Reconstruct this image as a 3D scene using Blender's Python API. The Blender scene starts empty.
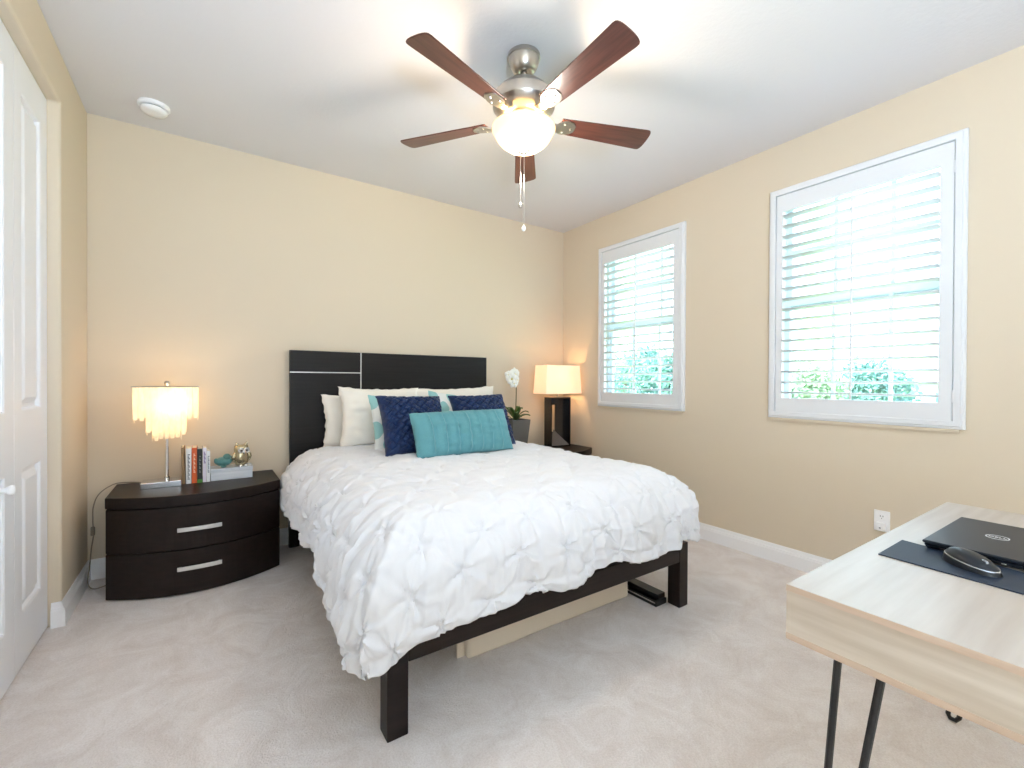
import bpy, bmesh, math, random
from mathutils import Vector, Matrix, noise
random.seed(7)
S = bpy.context.scene
COL = S.collection
PI = math.pi

# ------------------------------------------------------------------ camera
H_CAM = 1.1827
right = Vector((0.82413027, -0.56637981, 0.00481759)).normalized()
fwd = Vector((0.56640023, 0.82410459, -0.00651278)).normalized()
upv = right.cross(fwd)
cam_d = bpy.data.cameras.new('camera')
cam = bpy.data.objects.new('camera', cam_d)
COL.objects.link(cam)
M = Matrix.Identity(4)
for i in range(3):
    M[i][0], M[i][1], M[i][2] = right[i], upv[i], -fwd[i]
M[0][3], M[1][3], M[2][3] = 0, 0, H_CAM
cam.matrix_world = M
cam_d.sensor_fit = 'HORIZONTAL'
cam_d.sensor_width = 36
cam_d.lens = 36 * 447.4635 / 1024
cam_d.clip_start = 0.02
S.camera = cam

# ------------------------------------------------------------------ colour management, exposure
S.view_settings.view_transform = 'Standard'
S.view_settings.look = 'None'
S.view_settings.gamma = 1
S.view_settings.use_curve_mapping = False
S.view_settings.exposure = 0.38
S.cycles.use_denoising = True
S.cycles.max_bounces = 10
S.cycles.diffuse_bounces = 6
S.cycles.transparent_max_bounces = 16
S.cycles.sample_clamp_indirect = 6
S.cycles.caustics_reflective = False
S.cycles.caustics_refractive = False

# ------------------------------------------------------------------ sky and sun
w = bpy.data.worlds.new('sky')
S.world = w
w.use_nodes = True
bgn = w.node_tree.nodes['Background']
bgn.inputs['Strength'].default_value = 6.2
wt = w.node_tree
wtc = wt.nodes.new('ShaderNodeTexCoord')
wsp = wt.nodes.new('ShaderNodeSeparateXYZ')
wrp = wt.nodes.new('ShaderNodeValToRGB')
wrp.color_ramp.elements[0].position = 0.44
wrp.color_ramp.elements[0].color = (0.52, 0.55, 0.54, 1)      # hazy land below the horizon
wrp.color_ramp.elements[1].position = 0.50
wrp.color_ramp.elements[1].color = (0.71, 0.855, 1.0, 1)       # bright thin overcast
wmr = wt.nodes.new('ShaderNodeMapRange')
wmr.inputs['From Min'].default_value = -1; wmr.inputs['From Max'].default_value = 1
wt.links.new(wtc.outputs['Generated'], wsp.inputs[0])
wt.links.new(wsp.outputs['Z'], wmr.inputs['Value'])
wt.links.new(wmr.outputs[0], wrp.inputs['Fac'])
wt.links.new(wrp.outputs['Color'], bgn.inputs['Color'])
sun_d = bpy.data.lights.new('sun', 'SUN')
sun_d.energy = 9.0
sun_d.angle = 0.02
sun_d.color = (1, 0.95, 0.86)
sun = bpy.data.objects.new('sun', sun_d)
COL.objects.link(sun)
sun.location = (-6, 6, 9)
sun.rotation_euler = Vector((0.62, -0.35, -0.75)).to_track_quat('-Z', 'Y').to_euler()

# added fill light standing in for a bounced flash, aimed up behind the camera
fl_d = bpy.data.lights.new('bounce_fill', 'AREA')
fl_d.shape = 'DISK'; fl_d.size = 0.6
fl_d.energy = 140
fl_d.color = (0.60, 0.79, 1.0)
fl = bpy.data.objects.new('bounce_fill', fl_d)
COL.objects.link(fl)
fl.location = (-0.1, -1.5, 0.9)
fl.rotation_euler = (math.radians(172), 0, 0)

# ------------------------------------------------------------------ material helpers
def srgb(r, g, b):
    f = lambda c: (c / 255 / 12.92) if c / 255 <= 0.04045 else ((c / 255 + 0.055) / 1.055) ** 2.4
    return (f(r), f(g), f(b), 1)

def mat(name, col, rough=0.5, metal=0.0, spec=0.5, var=None, bump=None, emit=None, coat=0.0, sheen=0.0, sss=0.0):
    """var = (scale, second colour, (sx,sy,sz), detail); bump = (scale, strength, distance, (sx,sy,sz))"""
    m = bpy.data.materials.new(name)
    m.use_nodes = True
    nt = m.node_tree
    b = nt.nodes['Principled BSDF']
    b.inputs['Base Color'].default_value = col
    b.inputs['Roughness'].default_value = rough
    b.inputs['Metallic'].default_value = metal
    b.inputs['Specular IOR Level'].default_value = spec
    b.inputs['Coat Weight'].default_value = coat
    b.inputs['Sheen Weight'].default_value = sheen
    tc = nt.nodes.new('ShaderNodeTexCoord')
    if var:
        mp = nt.nodes.new('ShaderNodeMapping')
        mp.inputs['Scale'].default_value = var[2]
        nt.links.new(tc.outputs['Object'], mp.inputs['Vector'])
        n = nt.nodes.new('ShaderNodeTexNoise')
        n.inputs['Scale'].default_value = var[0]
        n.inputs['Detail'].default_value = var[3] if len(var) > 3 else 5
        nt.links.new(mp.outputs['Vector'], n.inputs['Vector'])
        r = nt.nodes.new('ShaderNodeValToRGB')
        r.color_ramp.elements[0].position = 0.32
        r.color_ramp.elements[1].position = 0.68
        r.color_ramp.elements[0].color = col
        r.color_ramp.elements[1].color = var[1]
        nt.links.new(n.outputs['Fac'], r.inputs['Fac'])
        nt.links.new(r.outputs['Color'], b.inputs['Base Color'])
    if bump:
        mp2 = nt.nodes.new('ShaderNodeMapping')
        mp2.inputs['Scale'].default_value = bump[3] if len(bump) > 3 else (1, 1, 1)
        nt.links.new(tc.outputs['Object'], mp2.inputs['Vector'])
        n2 = nt.nodes.new('ShaderNodeTexNoise')
        n2.inputs['Scale'].default_value = bump[0]
        n2.inputs['Detail'].default_value = 4
        nt.links.new(mp2.outputs['Vector'], n2.inputs['Vector'])
        bp = nt.nodes.new('ShaderNodeBump')
        bp.inputs['Strength'].default_value = bump[1]
        bp.inputs['Distance'].default_value = bump[2]
        nt.links.new(n2.outputs['Fac'], bp.inputs['Height'])
        nt.links.new(bp.outputs['Normal'], b.inputs['Normal'])
    if emit:
        b.inputs['Emission Color'].default_value = emit[0]
        b.inputs['Emission Strength'].default_value = emit[1]
    return m

def translucent_mat(name, col, trans, emit_col=None, emit=0.0):
    m = bpy.data.materials.new(name)
    m.use_nodes = True
    nt = m.node_tree
    nt.nodes.clear()
    out = nt.nodes.new('ShaderNodeOutputMaterial')
    d = nt.nodes.new('ShaderNodeBsdfDiffuse'); d.inputs['Color'].default_value = col
    t = nt.nodes.new('ShaderNodeBsdfTranslucent'); t.inputs['Color'].default_value = col
    mx = nt.nodes.new('ShaderNodeMixShader'); mx.inputs[0].default_value = trans
    nt.links.new(d.outputs[0], mx.inputs[1]); nt.links.new(t.outputs[0], mx.inputs[2])
    last = mx
    if emit > 0:
        e = nt.nodes.new('ShaderNodeEmission')
        e.inputs['Color'].default_value = emit_col; e.inputs['Strength'].default_value = emit
        ad = nt.nodes.new('ShaderNodeAddShader')
        nt.links.new(mx.outputs[0], ad.inputs[0]); nt.links.new(e.outputs[0], ad.inputs[1])
        last = ad
    nt.links.new(last.outputs[0], out.inputs['Surface'])
    return m

def glass_mat():
    m = bpy.data.materials.new('window_glass')
    m.use_nodes = True
    nt = m.node_tree
    nt.nodes.clear()
    out = nt.nodes.new('ShaderNodeOutputMaterial')
    t = nt.nodes.new('ShaderNodeBsdfTransparent'); t.inputs['Color'].default_value = (0.93, 0.97, 0.97, 1)
    g = nt.nodes.new('ShaderNodeBsdfGlossy'); g.inputs['Roughness'].default_value = 0.02
    mx = nt.nodes.new('ShaderNodeMixShader')
    mx.inputs[0].default_value = 0.06; nt.links.new(t.outputs[0], mx.inputs[1]); nt.links.new(g.outputs[0], mx.inputs[2])
    nt.links.new(mx.outputs[0], out.inputs['Surface'])
    return m

WALL = mat('cream_wall_paint', srgb(219, 205, 184), 0.75, spec=0.25, bump=(160, 0.12, 0.002))
CEIL = mat('ceiling_paint', srgb(223, 221, 223), 0.9, spec=0.1, bump=(60, 0.25, 0.004))
TRIM = mat('white_trim_paint', srgb(248, 248, 250), 0.35, spec=0.4)
DOORM = mat('white_door_paint', srgb(246, 247, 252), 0.4, spec=0.4)
SHUT = mat('white_shutter_paint', srgb(230, 232, 236), 0.35, spec=0.4)
VINYL = mat('white_vinyl', srgb(222, 230, 240), 0.4)
GLASS = glass_mat()
ESP = mat('espresso_wood', srgb(22, 14, 13), 0.42, spec=0.25, var=(3.0, srgb(31, 21, 19), (2, 2, 30)), bump=(5, 0.12, 0.002, (2, 2, 40)))
ESPX = mat('espresso_wood_long_grain', srgb(25, 17, 15), 0.42, spec=0.25, var=(3.0, srgb(36, 26, 23), (1.2, 20, 20)), bump=(5, 0.12, 0.002, (1, 40, 40)))
HEADM = mat('dark_headboard_wood', srgb(20, 18, 18), 0.4, spec=0.25, var=(2.5, srgb(29, 26, 26), (1.2, 6, 28)), bump=(4, 0.12, 0.002, (1, 6, 40)))
NICK = mat('brushed_nickel', srgb(196, 190, 182), 0.28, 1.0, bump=(90, 0.05, 0.001, (1, 1, 12)))
CHROME = mat('polished_chrome', srgb(225, 225, 228), 0.08, 1.0)
SATIN = mat('satin_steel', srgb(222, 222, 222), 0.35, 0.6)
BLACKM = mat('black_metal', srgb(18, 18, 20), 0.35, spec=0.5)
WHITEF = mat('white_cotton', srgb(228, 229, 234), 0.9, spec=0.15, sheen=0.2, bump=(700, 0.15, 0.001))
CREAMF = mat('off_white_cotton', srgb(240, 234, 224), 0.9, spec=0.15, sheen=0.2, bump=(600, 0.15, 0.001))
NAVYF = mat('navy_satin', srgb(10, 44, 92), 0.40, spec=0.35, sheen=0.08, var=(30, srgb(8, 34, 76), (1, 1, 1)), bump=(400, 0.2, 0.001))
TURQF = mat('turquoise_linen', srgb(98, 156, 165), 0.75, spec=0.25, sheen=0.15, var=(160, srgb(90, 147, 157), (1, 3, 1)), bump=(500, 0.25, 0.001))

# ------------------------------------------------------------------ geometry helpers
def quad(bm, vs):
    try:
        return bm.faces.new(vs)
    except ValueError:
        return None

def box(bm, x0, x1, y0, y1, z0, z1, mtx=None):
    c = [(x0, y0, z0), (x1, y0, z0), (x1, y1, z0), (x0, y1, z0), (x0, y0, z1), (x1, y0, z1), (x1, y1, z1), (x0, y1, z1)]
    v = [bm.verts.new((mtx @ Vector(p)) if mtx else p) for p in c]
    for f in ((0, 3, 2, 1), (4, 5, 6, 7), (0, 1, 5, 4), (1, 2, 6, 5), (2, 3, 7, 6), (3, 0, 4, 7)):
        bm.faces.new([v[i] for i in f])
    return v

def lathe(bm, prof, cx=0, cy=0, cz=0, n=40, caps=True, arc=2 * PI):
    rings = []
    for r, z in prof:
        rings.append([bm.verts.new((cx + r * math.cos(2 * PI * i / n), cy + r * math.sin(2 * PI * i / n), cz + z)) for i in range(n)])
    for a, b in zip(rings[:-1], rings[1:]):
        for i in range(n):
            j = (i + 1) % n
            bm.faces.new((a[i], a[j], b[j], b[i]))
    if caps:
        bm.faces.new(list(reversed(rings[0])))
        bm.faces.new(rings[-1])

def tube(bm, pts, rad, n=8, closed_caps=True):
    pts = [Vector(p) for p in pts]
    rads = rad if isinstance(rad, (list, tuple)) else [rad] * len(pts)
    rings = []
    prev = None
    for i, p in enumerate(pts):
        t = (pts[min(i + 1, len(pts) - 1)] - pts[max(i - 1, 0)]).normalized()
        if prev is None:
            a = Vector((0, 0, 1)) if abs(t.z) < 0.9 else Vector((1, 0, 0))
            u = t.cross(a).normalized()
        else:
            u = (prev - t * prev.dot(t)).normalized()
        prev = u
        v = t.cross(u)
        rings.append([bm.verts.new(p + (u * math.cos(2 * PI * k / n) + v * math.sin(2 * PI * k / n)) * rads[i]) for k in range(n)])
    for a, b in zip(rings[:-1], rings[1:]):
        for k in range(n):
            j = (k + 1) % n
            bm.faces.new((a[k], a[j], b[j], b[k]))
    if closed_caps:
        bm.faces.new(list(reversed(rings[0])))
        bm.faces.new(rings[-1])

def smooth_path(pts, n=8):
    pts = [Vector(p) for p in pts]
    out = []
    for i in range(len(pts) - 1):
        p0, p1, p2, p3 = pts[max(i - 1, 0)], pts[i], pts[i + 1], pts[min(i + 2, len(pts) - 1)]
        for k in range(n):
            t = k / n
            out.append(0.5 * ((2 * p1) + (p2 - p0) * t + (2 * p0 - 5 * p1 + 4 * p2 - p3) * t * t + (3 * p1 - p0 - 3 * p2 + p3) * t ** 3))
    out.append(pts[-1])
    return out

def prism(bm, outline, z0, z1):
    """extrude an XY outline (ccw) between two heights"""
    a = [bm.verts.new((x, y, z0)) for x, y in outline]
    b = [bm.verts.new((x, y, z1)) for x, y in outline]
    n = len(outline)
    bm.faces.new(list(reversed(a)))
    bm.faces.new(b)
    for i in range(n):
        j = (i + 1) % n
        bm.faces.new((a[i], a[j], b[j], b[i]))

def ob(name, bm, m, parent=None, smooth=False, bevel=0.0, seg=2, loc=None, rot=None):
    me = bpy.data.meshes.new(name)
    bmesh.ops.recalc_face_normals(bm, faces=bm.faces)
    if smooth:
        for f in bm.faces:
            f.smooth = True
        for e in bm.edges:
            if len(e.link_faces) == 2 and e.calc_face_angle(0) > math.radians(48):
                e.smooth = False
    bm.to_mesh(me)
    bm.free()
    o = bpy.data.objects.new(name, me)
    COL.objects.link(o)
    for k in (m if isinstance(m, (list, tuple)) else [m]):
        me.materials.append(k)
    if parent is not None:
        o.parent = parent
    if loc is not None:
        o.location = loc
    if rot is not None:
        o.rotation_euler = rot
    if bevel > 0:
        md = o.modifiers.new('bevel', 'BEVEL')
        md.width = bevel
        md.segments = seg
        md.limit_method = 'ANGLE'
        md.angle_limit = math.radians(40)
    return o

def tag(o, label=None, cat=None, group=None, kind=None):
    if label: o['label'] = label
    if cat: o['category'] = cat
    if group: o['group'] = group
    if kind: o['kind'] = kind
    return o

def empty(name, loc, rz=0.0):
    o = bpy.data.objects.new(name, None)
    COL.objects.link(o)
    o.empty_display_size = 0.1
    o.location = loc
    o.rotation_euler = (0, 0, rz)
    return o

def thing(name, loc, label, cat, group=None, rz=0.0):
    return tag(empty(name, loc, rz), label, cat, group)

def struct(name, bm, m, parent=None, label=None, cat=None, **k):
    o = ob(name, bm, m, parent, **k)
    if parent is None:
        o['kind'] = 'structure'
    return tag(o, label, cat)

def copy_tree(o, parent=None):
    c = o.copy()
    COL.objects.link(c)
    if parent is not None:
        c.parent = parent
    for ch in list(o.children):
        copy_tree(ch, c)
    return c

def B():
    return bmesh.new()

# ------------------------------------------------------------------ room
XL, XR, YB, ZC = -0.565, 3.1067, 3.576, 2.74
Y0 = -2.5                      # the room goes on behind the camera
WT = 0.16
DOOR_Y = 2.985                  # far jamb of the closet opening
DOOR_X = -0.612
HEAD_Z = 2.497
WZ0, WZ1 = 0.952, 2.438
WINS = [(2.121, 3.049), (0.551, 1.485)]

# carpet
def carpet_mat():
    m = bpy.data.materials.new('beige_carpet'); m.use_nodes = True
    nt = m.node_tree; b = nt.nodes['Principled BSDF']
    b.inputs['Roughness'].default_value = 1.0
    b.inputs['Specular IOR Level'].default_value = 0.05
    b.inputs['Sheen Weight'].default_value = 0.25
    tc = nt.nodes.new('ShaderNodeTexCoord')
    def nz(scale, detail, rough=0.5, dist=0.0):
        n = nt.nodes.new('ShaderNodeTexNoise'); n.inputs['Scale'].default_value = scale
        n.inputs['Detail'].default_value = detail; n.inputs['Roughness'].default_value = rough
        n.inputs['Distortion'].default_value = dist
        nt.links.new(tc.outputs['Object'], n.inputs['Vector']); return n
    big = nz(4.6, 8, 0.74, 0.9)
    fine = nz(150, 3, 0.75)
    r1 = nt.nodes.new('ShaderNodeValToRGB')
    r1.color_ramp.elements[0].position = 0.36; r1.color_ramp.elements[1].position = 0.62
    r1.color_ramp.elements[0].color = srgb(229, 218, 212); r1.color_ramp.elements[1].color = srgb(246, 239, 236)
    nt.links.new(big.outputs['Fac'], r1.inputs['Fac'])
    r2 = nt.nodes.new('ShaderNodeValToRGB')
    r2.color_ramp.elements[0].position = 0.30; r2.color_ramp.elements[1].position = 0.6
    r2.color_ramp.elements[0].color = (0.86, 0.84, 0.82, 1); r2.color_ramp.elements[1].color = (1, 1, 1, 1)
    nt.links.new(fine.outputs['Fac'], r2.inputs['Fac'])
    mx = nt.nodes.new('ShaderNodeMix'); mx.data_type = 'RGBA'; mx.blend_type = 'MULTIPLY'
    mx.inputs[0].default_value = 1.0
    nt.links.new(r1.outputs['Color'], mx.inputs[6]); nt.links.new(r2.outputs['Color'], mx.inputs[7])
    nt.links.new(mx.outputs[2], b.inputs['Base Color'])
    ad = nt.nodes.new('ShaderNodeMath'); ad.operation = 'MULTIPLY_ADD'; ad.inputs[1].default_value = 2.5
    nt.links.new(big.outputs['Fac'], ad.inputs[0]); nt.links.new(fine.outputs['Fac'], ad.inputs[2])
    bp = nt.nodes.new('ShaderNodeBump'); bp.inputs['Strength'].default_value = 0.55; bp.inputs['Distance'].default_value = 0.012
    nt.links.new(ad.outputs[0], bp.inputs['Height']); nt.links.new(bp.outputs['Normal'], b.inputs['Normal'])
    return m

bm = B(); box(bm, XL - 0.9, XR + WT, Y0, YB + WT, -0.1, 0)
struct('floor', bm, carpet_mat(), label='beige wall-to-wall carpet covering the bedroom floor', cat='floor')
bm = B(); box(bm, XL - 0.9, XR + WT, Y0, YB + WT, ZC, ZC + 0.12)
struct('ceiling', bm, CEIL, label='white textured ceiling above the bed', cat='ceiling')
bm = B(); box(bm, XL - 0.9, XR + WT, YB, YB + WT, 0, ZC)
struct('wall_back', bm, WALL, label='cream wall behind the headboard', cat='wall')

bm = B(); box(bm, XL - 0.9, XR + WT, Y0 - WT, Y0, 0, ZC)
struct('wall_front', bm, WALL)

def wall_with_holes(bm, x0, x1, ys, zs, holes):
    ys = sorted(ys); zs = sorted(zs)
    V = {}
    def v(x, y, z):
        k = (x, round(y, 5), round(z, 5))
        if k not in V: V[k] = bm.verts.new((x, y, z))
        return V[k]
    def solid(i, j):
        if not (0 <= i < len(ys) - 1 and 0 <= j < len(zs) - 1): return False
        cy, cz = (ys[i] + ys[i + 1]) / 2, (zs[j] + zs[j + 1]) / 2
        return not any(a < cy < b and c < cz < d for a, b, c, d in holes)
    for i in range(len(ys) - 1):
        for j in range(len(zs) - 1):
            if not solid(i, j): continue
            a, b, c, d = ys[i], ys[i + 1], zs[j], zs[j + 1]
            quad(bm, [v(x0, a, c), v(x0, a, d), v(x0, b, d), v(x0, b, c)])
            quad(bm, [v(x1, a, c), v(x1, b, c), v(x1, b, d), v(x1, a, d)])
            if not solid(i - 1, j): quad(bm, [v(x0, a, c), v(x1, a, c), v(x1, a, d), v(x0, a, d)])
            if not solid(i + 1, j): quad(bm, [v(x0, b, c), v(x0, b, d), v(x1, b, d), v(x1, b, c)])
            if not solid(i, j - 1): quad(bm, [v(x0, a, c), v(x0, b, c), v(x1, b, c), v(x1, a, c)])
            if not solid(i, j + 1): quad(bm, [v(x0, a, d), v(x1, a, d), v(x1, b, d), v(x0, b, d)])

holes = [(a + 0.012, b - 0.012, WZ0 + 0.015, WZ1 - 0.008) for a, b in WINS]
bm = B()
wall_with_holes(bm, XR, XR + WT, [Y0, YB] + [q for h in holes for q in h[:2]], [0, ZC, holes[0][2], holes[0][3]], holes)
struct('wall_right', bm, WALL, label='cream wall with the two shuttered windows', cat='wall')

# left wall: closet opening with header and jamb
LEAF = 0.447
bm = B()
wall_with_holes(bm, XL - 0.14, XL, [Y0, YB, DOOR_Y - 4 * LEAF - 0.01, DOOR_Y], [0, ZC, HEAD_Z], [(DOOR_Y - 4 * LEAF - 0.01, DOOR_Y, -1, HEAD_Z)])
struct('wall_left', bm, WALL, label='cream wall around the closet doors', cat='wall', bevel=0.012, seg=3)
bm = B(); box(bm, XL - 0.9, XL - 0.85, Y0, YB, 0, ZC)
struct('wall_closet', bm, WALL)

# baseboards with a moulded top
def base_profile(): return [(0, 0), (0.016, 0), (0.016, 0.078), (0.013, 0.084), (0.013, 0.09), (0.009, 0.097), (0.007, 0.108), (0.004, 0.117), (0, 0.117)]
def baseboard(name, p0, p1, nrm, label):
    bm = B()
    p0, p1, nrm = Vector(p0), Vector(p1), Vector(nrm)
    pr = base_profile()
    a = [bm.verts.new(p0 + nrm * d + Vector((0, 0, z))) for d, z in pr]
    b = [bm.verts.new(p1 + nrm * d + Vector((0, 0, z))) for d, z in pr]
    n = len(pr)
    for i in range(n):
        j = (i + 1) % n
        bm.faces.new((a[i], a[j], b[j], b[i]))
    bm.faces.new(a); bm.faces.new(list(reversed(b)))
    return struct(name, bm, TRIM, label=label, cat='baseboard')
baseboard('baseboard_back', (XL, YB, 0), (XR, YB, 0), (0, -1, 0), 'white moulded baseboard along the wall behind the bed')
baseboard('baseboard_right', (XR, Y0, 0), (XR, YB, 0), (-1, 0, 0), 'white moulded baseboard under the two windows')
bb = baseboard('baseboard_left', (XL, DOOR_Y - 0.016, 0), (XL, YB, 0), (1, 0, 0), 'white moulded baseboard between closet opening and back corner')
bm = B()
pr = base_profile()
for xx in (DOOR_X + 0.012, XL + 0.0):
    for d, z in pr: bm.verts.new((xx, DOOR_Y - d, z))
bm.verts.ensure_lookup_table(); n = len(pr)
for i in range(n):
    j = (i + 1) % n
    bm.faces.new((bm.verts[i], bm.verts[j], bm.verts[n + j], bm.verts[n + i]))
bm.faces.new(bm.verts[:n]); bm.faces.new(list(reversed(bm.verts[n:2 * n])))
ob('baseboard_return', bm, TRIM, bb)

# closet doors: leaves with raised panels
def panel_leaf(name, y1):
    """one leaf whose far edge stands at y1; front face at x=DOOR_X"""
    y0 = y1 - LEAF + 0.004
    bm = B()
    X = DOOR_X
    px = [(y0 + 0.085, y1 - 0.100, 1.052, 2.345), (y0 + 0.085, y1 - 0.100, 0.226, 0.815)]
    ys = sorted({y0, y1, px[0][0], px[0][1]}); zs = sorted({0.012, HEAD_Z - 0.004, 0.226, 0.815, 1.052, 2.345})
    wall_with_holes(bm, X - 0.034, X, ys, zs, px)
    o = struct(name, bm, DOORM)
    for a, b, c, d in px:
        pb = B()
        steps = [(0, 0.0), (0.008, -0.004), (0.012, -0.017), (0.026, -0.017), (0.045, -0.005), (0.052, -0.002)]
        rings = []
        for off, dep in steps:
            rings.append([pb.verts.new((X + dep, yy, zz)) for yy, zz in ((a + off, c + off), (b - off, c + off), (b - off, d - off), (a + off, d - off))])
        for r, s in zip(rings[:-1], rings[1:]):
            for i in range(4):
                j = (i + 1) % 4
                pb.faces.new((r[i], r[j], s[j], s[i]))
        pb.faces.new(rings[-1])
        bk = [pb.verts.new((X - 0.03, v.co.y, v.co.z)) for v in rings[0]]
        for i in range(4):
            j = (i + 1) % 4
            pb.faces.new((rings[0][i], bk[i], bk[j], rings[0][j]))
        pb.faces.new(list(reversed(bk)))
        ob('raised_panel', pb, DOORM, o)
    return o
leaves = []
for i in range(4):
    o = panel_leaf('door_%d' % (i + 1), DOOR_Y - 0.003 - i * LEAF)
    tag(o, ['white panelled closet leaf nearest the back corner', 'white panelled closet leaf with a round knob', 'white closet leaf third from the back corner', 'white closet leaf farthest from the back corner'][i], 'closet door')
    leaves.append(o)
for li, ky in ((1, 2.388), (2, DOOR_Y - 2 * LEAF - 0.25)):
    bm = B(); lathe(bm, [(0.0105, 0), (0.009, 0.012), (0.010, 0.016), (0.016, 0.022), (0.018, 0.030), (0.015, 0.037), (0.006, 0.041)], n=20)
    bm.transform(Matrix.Translation((DOOR_X, ky, 0.775)) @ Matrix.Rotation(PI / 2, 4, 'Y'))
    ob('knob', bm, TRIM, leaves[li], smooth=True)

# ------------------------------------------------------------------ windows and shutters
def frame_ring(bm, x_pts, ya, yb, za, zb):
    """picture-frame moulding around a rectangle: x_pts = list of (inset, x)"""
    rings = []
    for ins, x in x_pts:
        rings.append([bm.verts.new((x, y, z)) for y, z in ((ya + ins, za + ins), (yb - ins, za + ins), (yb - ins, zb - ins), (ya + ins, zb - ins))])
    n = len(rings)
    for i in range(n):
        r, s = rings[i], rings[(i + 1) % n]
        for k in range(4):
            j = (k + 1) % 4
            bm.faces.new((r[k], r[j], s[j], s[k]))

louver_mesh = None
for wi, (ya, yb) in enumerate(WINS):
    far = wi == 0
    # the sash window in the wall
    bm = B()
    xo = XR + 0.085
    a, b, c, d = ya + 0.012, yb - 0.012, WZ0 + 0.015, WZ1 - 0.008
    frame_ring(bm, [(0, xo), (0, xo + 0.075), (0.026, xo + 0.075), (0.026, xo)], a, b, c, d)
    o = struct('window_%d' % (wi + 1), bm, VINYL, label='white double-hung window behind the shutter ' + ('nearest the back corner' if far else 'beside the desk'), cat='window')
    mz = 1.70
    bm = B(); frame_ring(bm, [(0, xo + 0.01), (0, xo + 0.036), (0.035, xo + 0.036), (0.035, xo + 0.01)], a + 0.032, b - 0.032, c + 0.03, mz + 0.025)
    ob('lower_sash', bm, VINYL, o)
    bm = B(); frame_ring(bm, [(0, xo + 0.038), (0, xo + 0.062), (0.035, xo + 0.062), (0.035, xo + 0.038)], a + 0.032, b - 0.032, mz - 0.025, d - 0.03)
    ob('upper_sash', bm, VINYL, o)
    w3 = (b - a - 0.064) / 3
    bm = B()
    for k in (1, 2):
        yy = a + 0.032 + w3 * k
        box(bm, xo + 0.042, xo + 0.058, yy - 0.011, yy + 0.011, mz, d - 0.06)
    box(bm, xo + 0.043, xo + 0.057, a + 0.06, b - 0.06, 2.05 - 0.011, 2.05 + 0.011)
    ob('muntin_grid', bm, VINYL, o)
    bm = B()
    for k in (1, 2):
        yy = a + 0.032 + w3 * k
        box(bm, xo + 0.014, xo + 0.03, yy - 0.009, yy + 0.009, c + 0.06, mz)
    ob('muntin_grid', bm, VINYL, o)
    bm = B(); box(bm, xo + 0.021, xo + 0.024, a + 0.06, b - 0.06, c + 0.06, mz)
    ob('pane', bm, GLASS, o)
    bm = B(); box(bm, xo + 0.049, xo + 0.052, a + 0.06, b - 0.06, mz, d - 0.06)
    ob('pane', bm, GLASS, o)

    # the plantation shutter on the room side
    t = thing('plantation_shutter', (XR, (ya + yb) / 2, WZ0),
              'white plantation shutter on the window nearest the bedside corner' if far else 'white plantation shutter on the larger-looking window beside the wooden desk',
              'shutter', 'plantation shutters on the right wall')
    hw = (yb - ya) / 2; hh = WZ1 - WZ0
    bm = B()
    frame_ring(bm, [(0, 0.0), (0, -0.020), (0.006, -0.026), (0.012, -0.026), (0.016, -0.034), (0.040, -0.034), (0.043, -0.030), (0.043, 0.04), (0.035, 0.04), (0.035, 0.0)], -hw, hw, 0, hh)
    ob('frame', bm, SHUT, t)
    # hinged panel
    px0, px1 = -0.028, 0.002
    pa, pb_, pc, pd = -hw + 0.0465, hw - 0.0465, 0.0345, hh - 0.0475
    st = 0.052
    oz0, oz1 = 1.083 - WZ0, 2.285 - WZ0
    bm = B()
    wall_with_holes(bm, px0, px1, [pa, pb_, pa + st, pb_ - st + 0.012], [pc, pd, oz0, oz1], [(pa + st, pb_ - st + 0.012, oz0, oz1)])
    ob('panel_frame', bm, SHUT, t, bevel=0.003)
    la, lb = pa + st, pb_ - st + 0.012
    nl = 18
    sp = (oz1 - oz0) / nl
    bm = B()
    L = lb - la - 0.004
    prof = [(math.cos(2 * PI * k / 16) * 0.031, math.sin(2 * PI * k / 16) * 0.0052) for k in range(16)]
    ra = [bm.verts.new((x, la + 0.002, z)) for x, z in prof]; rb = [bm.verts.new((x, la + 0.002 + L, z)) for x, z in prof]
    for k in range(16):
        j = (k + 1) % 16
        bm.faces.new((ra[k], ra[j], rb[j], rb[k]))
    bm.faces.new(ra); bm.faces.new(list(reversed(rb)))
    first = ob('louver', bm, SHUT, t, loc=(-0.012, 0, oz0 + sp / 2), rot=(0, math.radians(10), 0))
    for f in first.data.polygons: f.use_smooth = True
    for k in range(1, nl):
        q = first.copy(); COL.objects.link(q); q.parent = t
        q.location.z = oz0 + sp * (k + 0.5)
    bm = B(); box(bm, -0.052, -0.044, -0.005, 0.005, oz0 + 0.004, oz1 - 0.012)
    ob('tilt_rod', bm, SHUT, t, bevel=0.002)
    for z in (pc + 0.10, pd - 0.16):
        bm = B()
        box(bm, -0.0345, -0.030, -hw + 0.041, -hw + 0.047, z, z + 0.06)
        ob('hinge', bm, SHUT, t)
    bm = B(); box(bm, -0.018, 0.0, -hw + 0.02, hw - 0.01, -0.016, 0.0)
    ob('sill_strip', bm, WALL, t)

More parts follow.
